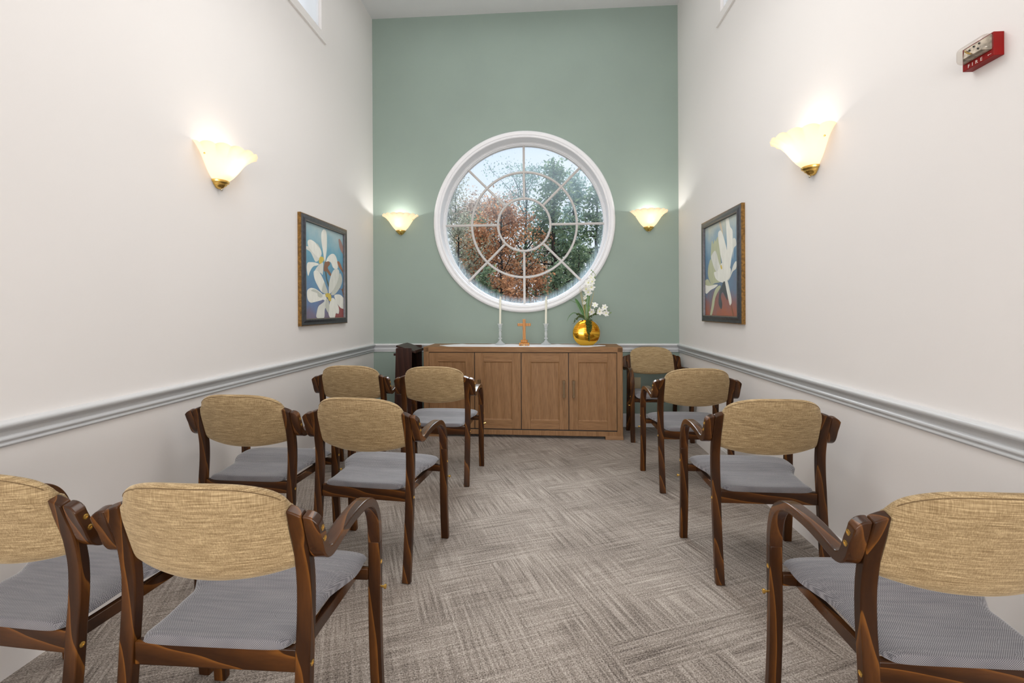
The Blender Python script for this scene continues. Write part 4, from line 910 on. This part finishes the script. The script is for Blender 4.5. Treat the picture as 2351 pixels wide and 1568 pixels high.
b = MB(); b.add([(-.0312,-.050,.021),(-.0312,.048,.021),(-.0312,.048,.070),(-.0312,-.050,.070),(-.046,-.030,.030),(-.050,.030,.030),(-.044,.030,.062),(-.040,-.030,.064)],
    [(0,1,5,4),(1,2,6,5),(2,3,7,6),(3,0,4,7),(4,5,6,7),(0,3,2,1)])
b.build('reflector', M['reflector'], fa, bevel=.001)
b = MB(); b.tube([(-.050, .000, .034), (-.053, .008, .040), (-.052, .018, .050), (-.047, .024, .056)], .0022, 8); b.build('flash_tube', M['brass'], fa, smooth=True)
b = MB()
for y, z, x in ((-.020,.040,-.0465),(-.020,.056,-.0432),(.010,.050,-.0465),(-.004,.055,-.0452)): b.lathe([(.003,0),(.0022,.0015)], 10, 0, Matrix.Translation((x, y, z)) @ Matrix.Rotation(-PI/2, 4, 'Y'))
b.build('terminal', M['black'], fa)
fc = bpy.data.curves.new('fire_text', 'FONT'); fc.body = 'F I R E'; fc.size = .0155; fc.extrude = .0002; fc.align_x = 'CENTER'; fc.space_character = 1.22
fo = bpy.data.objects.new('fire_text_source', fc); COL.objects.link(fo); bpy.context.view_layer.update()
me = bpy.data.meshes.new_from_object(fo.evaluated_get(bpy.context.evaluated_depsgraph_get())); bpy.data.objects.remove(fo)
me.materials.clear(); me.materials.append(M['text_white'])
o = bpy.data.objects.new('lettering', me); COL.objects.link(o); o.parent = fa
o.matrix_local = Matrix.Translation((-.0313, .008, .0040)) @ Matrix.Rotation(-PI/2, 4, 'Z') @ Matrix.Rotation(PI/2, 4, 'X')
b = MB(); b.box(-.0316, -.031, -.047, -.039, .0085, .0095); b.lathe([(.0016,0),(.0012,.0006)], 10, 0, Matrix.Translation((-.031, -.037, .009)) @ Matrix.Rotation(-PI/2, 4, 'Y')); b.build('flame_mark', M['text_white'], fa)

# outlet on the back wall
ou = tag(empty('outlet_plate', (.99, YB, .405)), 'ivory wall outlet plate behind the corner armchair', 'outlet')
MB().box(-.037, .033, -.006, 0, 0, .115).build('cover_plate', M['ivory_plastic'], ou, bevel=.002)
b = MB(); b.box(-.019, .015, -.008, -.005, .018, .050); b.box(-.019, .015, -.008, -.005, .064, .096); b.build('socket', M['ivory_plastic'], ou, bevel=.001)
# ------------------------------------------------------------------ outdoors
tag(MB().box(-60, 60, YB+.6, 90, -.6, -.3).build('ground', M['ground']), 'leaf covered ground under the trees outside', 'ground', kind='structure')
def tree(seed, x, y, h, kind, leaf, n, lsize, lab, name, crown0=.25, width=.32, trunk_r=.14, z0=-.3, group='trees outside the round window', nbr=16, sparse=1.0, leanx=0):
    rnd = random.Random(seed); t = tag(empty(name, (x, y, z0)), lab, 'tree', group)
    H_ = h - z0; tr = MB(); tips = []
    tp = [Vector((leanx*k/8*H_ + rnd.uniform(-.02, .02)*H_*.3, rnd.uniform(-.02, .02)*H_*.3, H_*k/8*.97)) for k in range(9)]; tp[0] = Vector((0, 0, 0))
    tr.tube(tp, [trunk_r*(1-.85*k/8) for k in range(9)], 7)
    for i in range(nbr):
        f = crown0 + (1-crown0)*(i+rnd.random()*.8)/nbr*.97; k = min(7, int(f*8)); base = tp[k].lerp(tp[k+1], f*8-k)
        a = rnd.random()*2*PI
        if kind == 'pine':
            L_ = width*H_*(1.08-f)**.8*rnd.uniform(.75, 1.15); rise = L_*rnd.uniform(.0, .35)
        else:
            L_ = width*H_*(math.sin(PI*min(1, (f-crown0)/(1-crown0)*.75+.22))**.7)*rnd.uniform(.7, 1.15); rise = L_*rnd.uniform(.5, 1.1)
        d = Vector((math.cos(a), math.sin(a), 0)); pts = [base + d*L_*q + Vector((rnd.uniform(-.05,.05), rnd.uniform(-.05,.05), 0))*L_ + Vector((0, 0, rise*q**1.3)) for q in (0, .33, .66, 1)]
        r0 = trunk_r*(1-.8*f)*.5; tr.tube(pts, [r0, r0*.7, r0*.45, r0*.15], 5)
        for q in range(7 if kind != 'pine' else 9):
            u = rnd.uniform(.2, 1); j = min(2, int(u*3)); p = pts[j].lerp(pts[j+1], u*3-j)
            dd = Vector((rnd.gauss(0, 1), rnd.gauss(0, 1), rnd.gauss(.3, .6))).normalized()*L_*rnd.uniform(.2, .42)
            tr.tube([p, p+dd*.5+Vector((0, 0, .03)), p+dd], [r0*.3, r0*.2, r0*.06], 4); tips += [p+dd, p+dd*.6, p]
    tips.append(tp[-1]); tips.append(tp[-1])
    tr.build('trunk', M['bark'], t, smooth=True, sharp=80)
    V = []; F = []; sp = H_*.030*sparse
    for k in range(int(n*(.38 if kind == 'pine' else .52))):
        c = rnd.choice(tips) + Vector((rnd.gauss(0, sp), rnd.gauss(0, sp), rnd.gauss(0, sp*.8)))
        if kind == 'pine':
            d = Vector((rnd.gauss(0, 1), rnd.gauss(0, 1), rnd.gauss(.3, .7))).normalized(); s_ = lsize*rnd.uniform(.6, 1.4); wd = s_*.22
        else:
            d = Vector((rnd.gauss(0, 1), rnd.gauss(0, 1), rnd.gauss(-.2, .8))).normalized(); s_ = lsize*rnd.uniform(.5, 1.25); wd = s_*.38
        sd = d.cross(Vector((rnd.gauss(0, 1), rnd.gauss(0, 1), rnd.gauss(0, 1)))).normalized()*wd
        b = len(V); V += [tuple(c-d*s_/2), tuple(c+sd), tuple(c+d*s_/2), tuple(c-sd)]; F.append((b, b+1, b+2, b+3))
    MB().add(V, F).build('foliage', M[leaf], t)
    return t
L1 = 'hazy grey-green tree top at the far left of the round window'
tree(1, -6.7, 36, 10.7, 'leaf', 'l_grey', 12500, .16, L1, 'deciduous_tree', width=.26, nbr=22)
tree(2, -5.2, 38, 10.3, 'leaf', 'l_paleoak', 12000, .17, 'pale brown rounded tree behind the rust-coloured oak', 'deciduous_tree', width=.25, nbr=22)
tree(3, -3.5, 34, 9.4, 'leaf', 'l_paleoak', 11000, .16, 'faded pinkish brown tree left of the bare-branched tree', 'deciduous_tree', width=.27, nbr=20)
tree(4, -1.75, 20, 5.7, 'leaf', 'l_oak', 11000, .12, 'rust-coloured oak in the middle left of the round window', 'oak_tree', crown0=.12, width=.30, nbr=26, trunk_r=.12)
tree(5, -2.7, 22, 5.2, 'leaf', 'l_oak', 7000, .12, 'rust oak with open crown left of the main rust oak', 'oak_tree', crown0=.2, width=.27, nbr=20, trunk_r=.12)
tree(6, -.84, 24, 8.6, 'leaf', 'l_blue', 8500, .115, 'tall sparse tree with bare dark branches at the window centre', 'deciduous_tree', crown0=.30, width=.27, nbr=28, trunk_r=.13, sparse=1.0)
tree(7, .58, 23, 8.7, 'pine', 'l_pine', 11000, .22, 'tallest green pine right of the window centre', 'pine_tree', crown0=.2, width=.24, nbr=34, trunk_r=.17)
tree(8, 1.75, 26, 8.9, 'pine', 'l_blue', 9000, .24, 'blue-green pine behind and right of the tallest pine', 'pine_tree', crown0=.12, width=.22, nbr=32, trunk_r=.16)
tree(9, 2.75, 24, 8.0, 'pine', 'l_pine', 9000, .22, 'green pine at the right rim of the round window', 'pine_tree', crown0=.08, width=.24, nbr=32, trunk_r=.16)
tree(10, -3.45, 19, 4.9, 'leaf', 'l_grey', 7000, .10, 'olive green tree at the left rim, lower half of the window', 'deciduous_tree', crown0=.15, width=.26, nbr=24, trunk_r=.11)
tree(11, -3.3, 24, 6.3, 'pine', 'l_pine', 6000, .20, 'dark green pine behind the olive tree at the left rim', 'pine_tree', crown0=.1, width=.22, nbr=26)
tree(12, -1.95, 16, 2.75, 'pine', 'l_pine', 3500, .14, 'low dark pine in front at the lower left of the window', 'pine_tree', crown0=.1, width=.36, nbr=20, trunk_r=.07)
tree(13, .42, 17, 3.05, 'pine', 'l_pine', 4200, .15, 'low bright green pine in front at the lower right of the window', 'pine_tree', crown0=.1, width=.36, nbr=22, trunk_r=.07)
tree(14, 1.45, 19, 3.9, 'pine', 'l_pine', 4500, .17, 'mid-height pine beside the low bright green pine', 'pine_tree', crown0=.1, width=.34, nbr=22, trunk_r=.08)
tree(15, -1.05, 15.5, 2.2, 'leaf', 'l_oak', 3000, .10, 'low rust-coloured oak sapling at the bottom left of centre', 'oak_tree', crown0=.1, width=.40, nbr=16, trunk_r=.05)
tree(16, -.25, 16.5, 2.6, 'leaf', 'l_oak', 3000, .10, 'low rust-coloured oak sapling at the bottom right of centre', 'oak_tree', crown0=.1, width=.38, nbr=16, trunk_r=.05)
tree(17, .1, 27, 5.6, 'leaf', 'l_paleoak', 5500, .13, 'faded brown tree behind the low bright green pine', 'deciduous_tree', crown0=.12, width=.28, nbr=20)
for i, (x, y, h) in enumerate(((-8.0, 33, 5.2), (-5.0, 30, 4.6), (-2.2, 31, 4.4), (1.2, 32, 4.6), (3.9, 31, 5.0), (5.6, 27, 6.5))):
    tree(30+i, x, y, h, 'leaf', ('l_paleoak', 'l_grey')[i % 2], 3600, .15, 'grey-brown undergrowth tree in the woodland band behind the main trees', 'deciduous_tree', crown0=.05, width=.42, nbr=18)
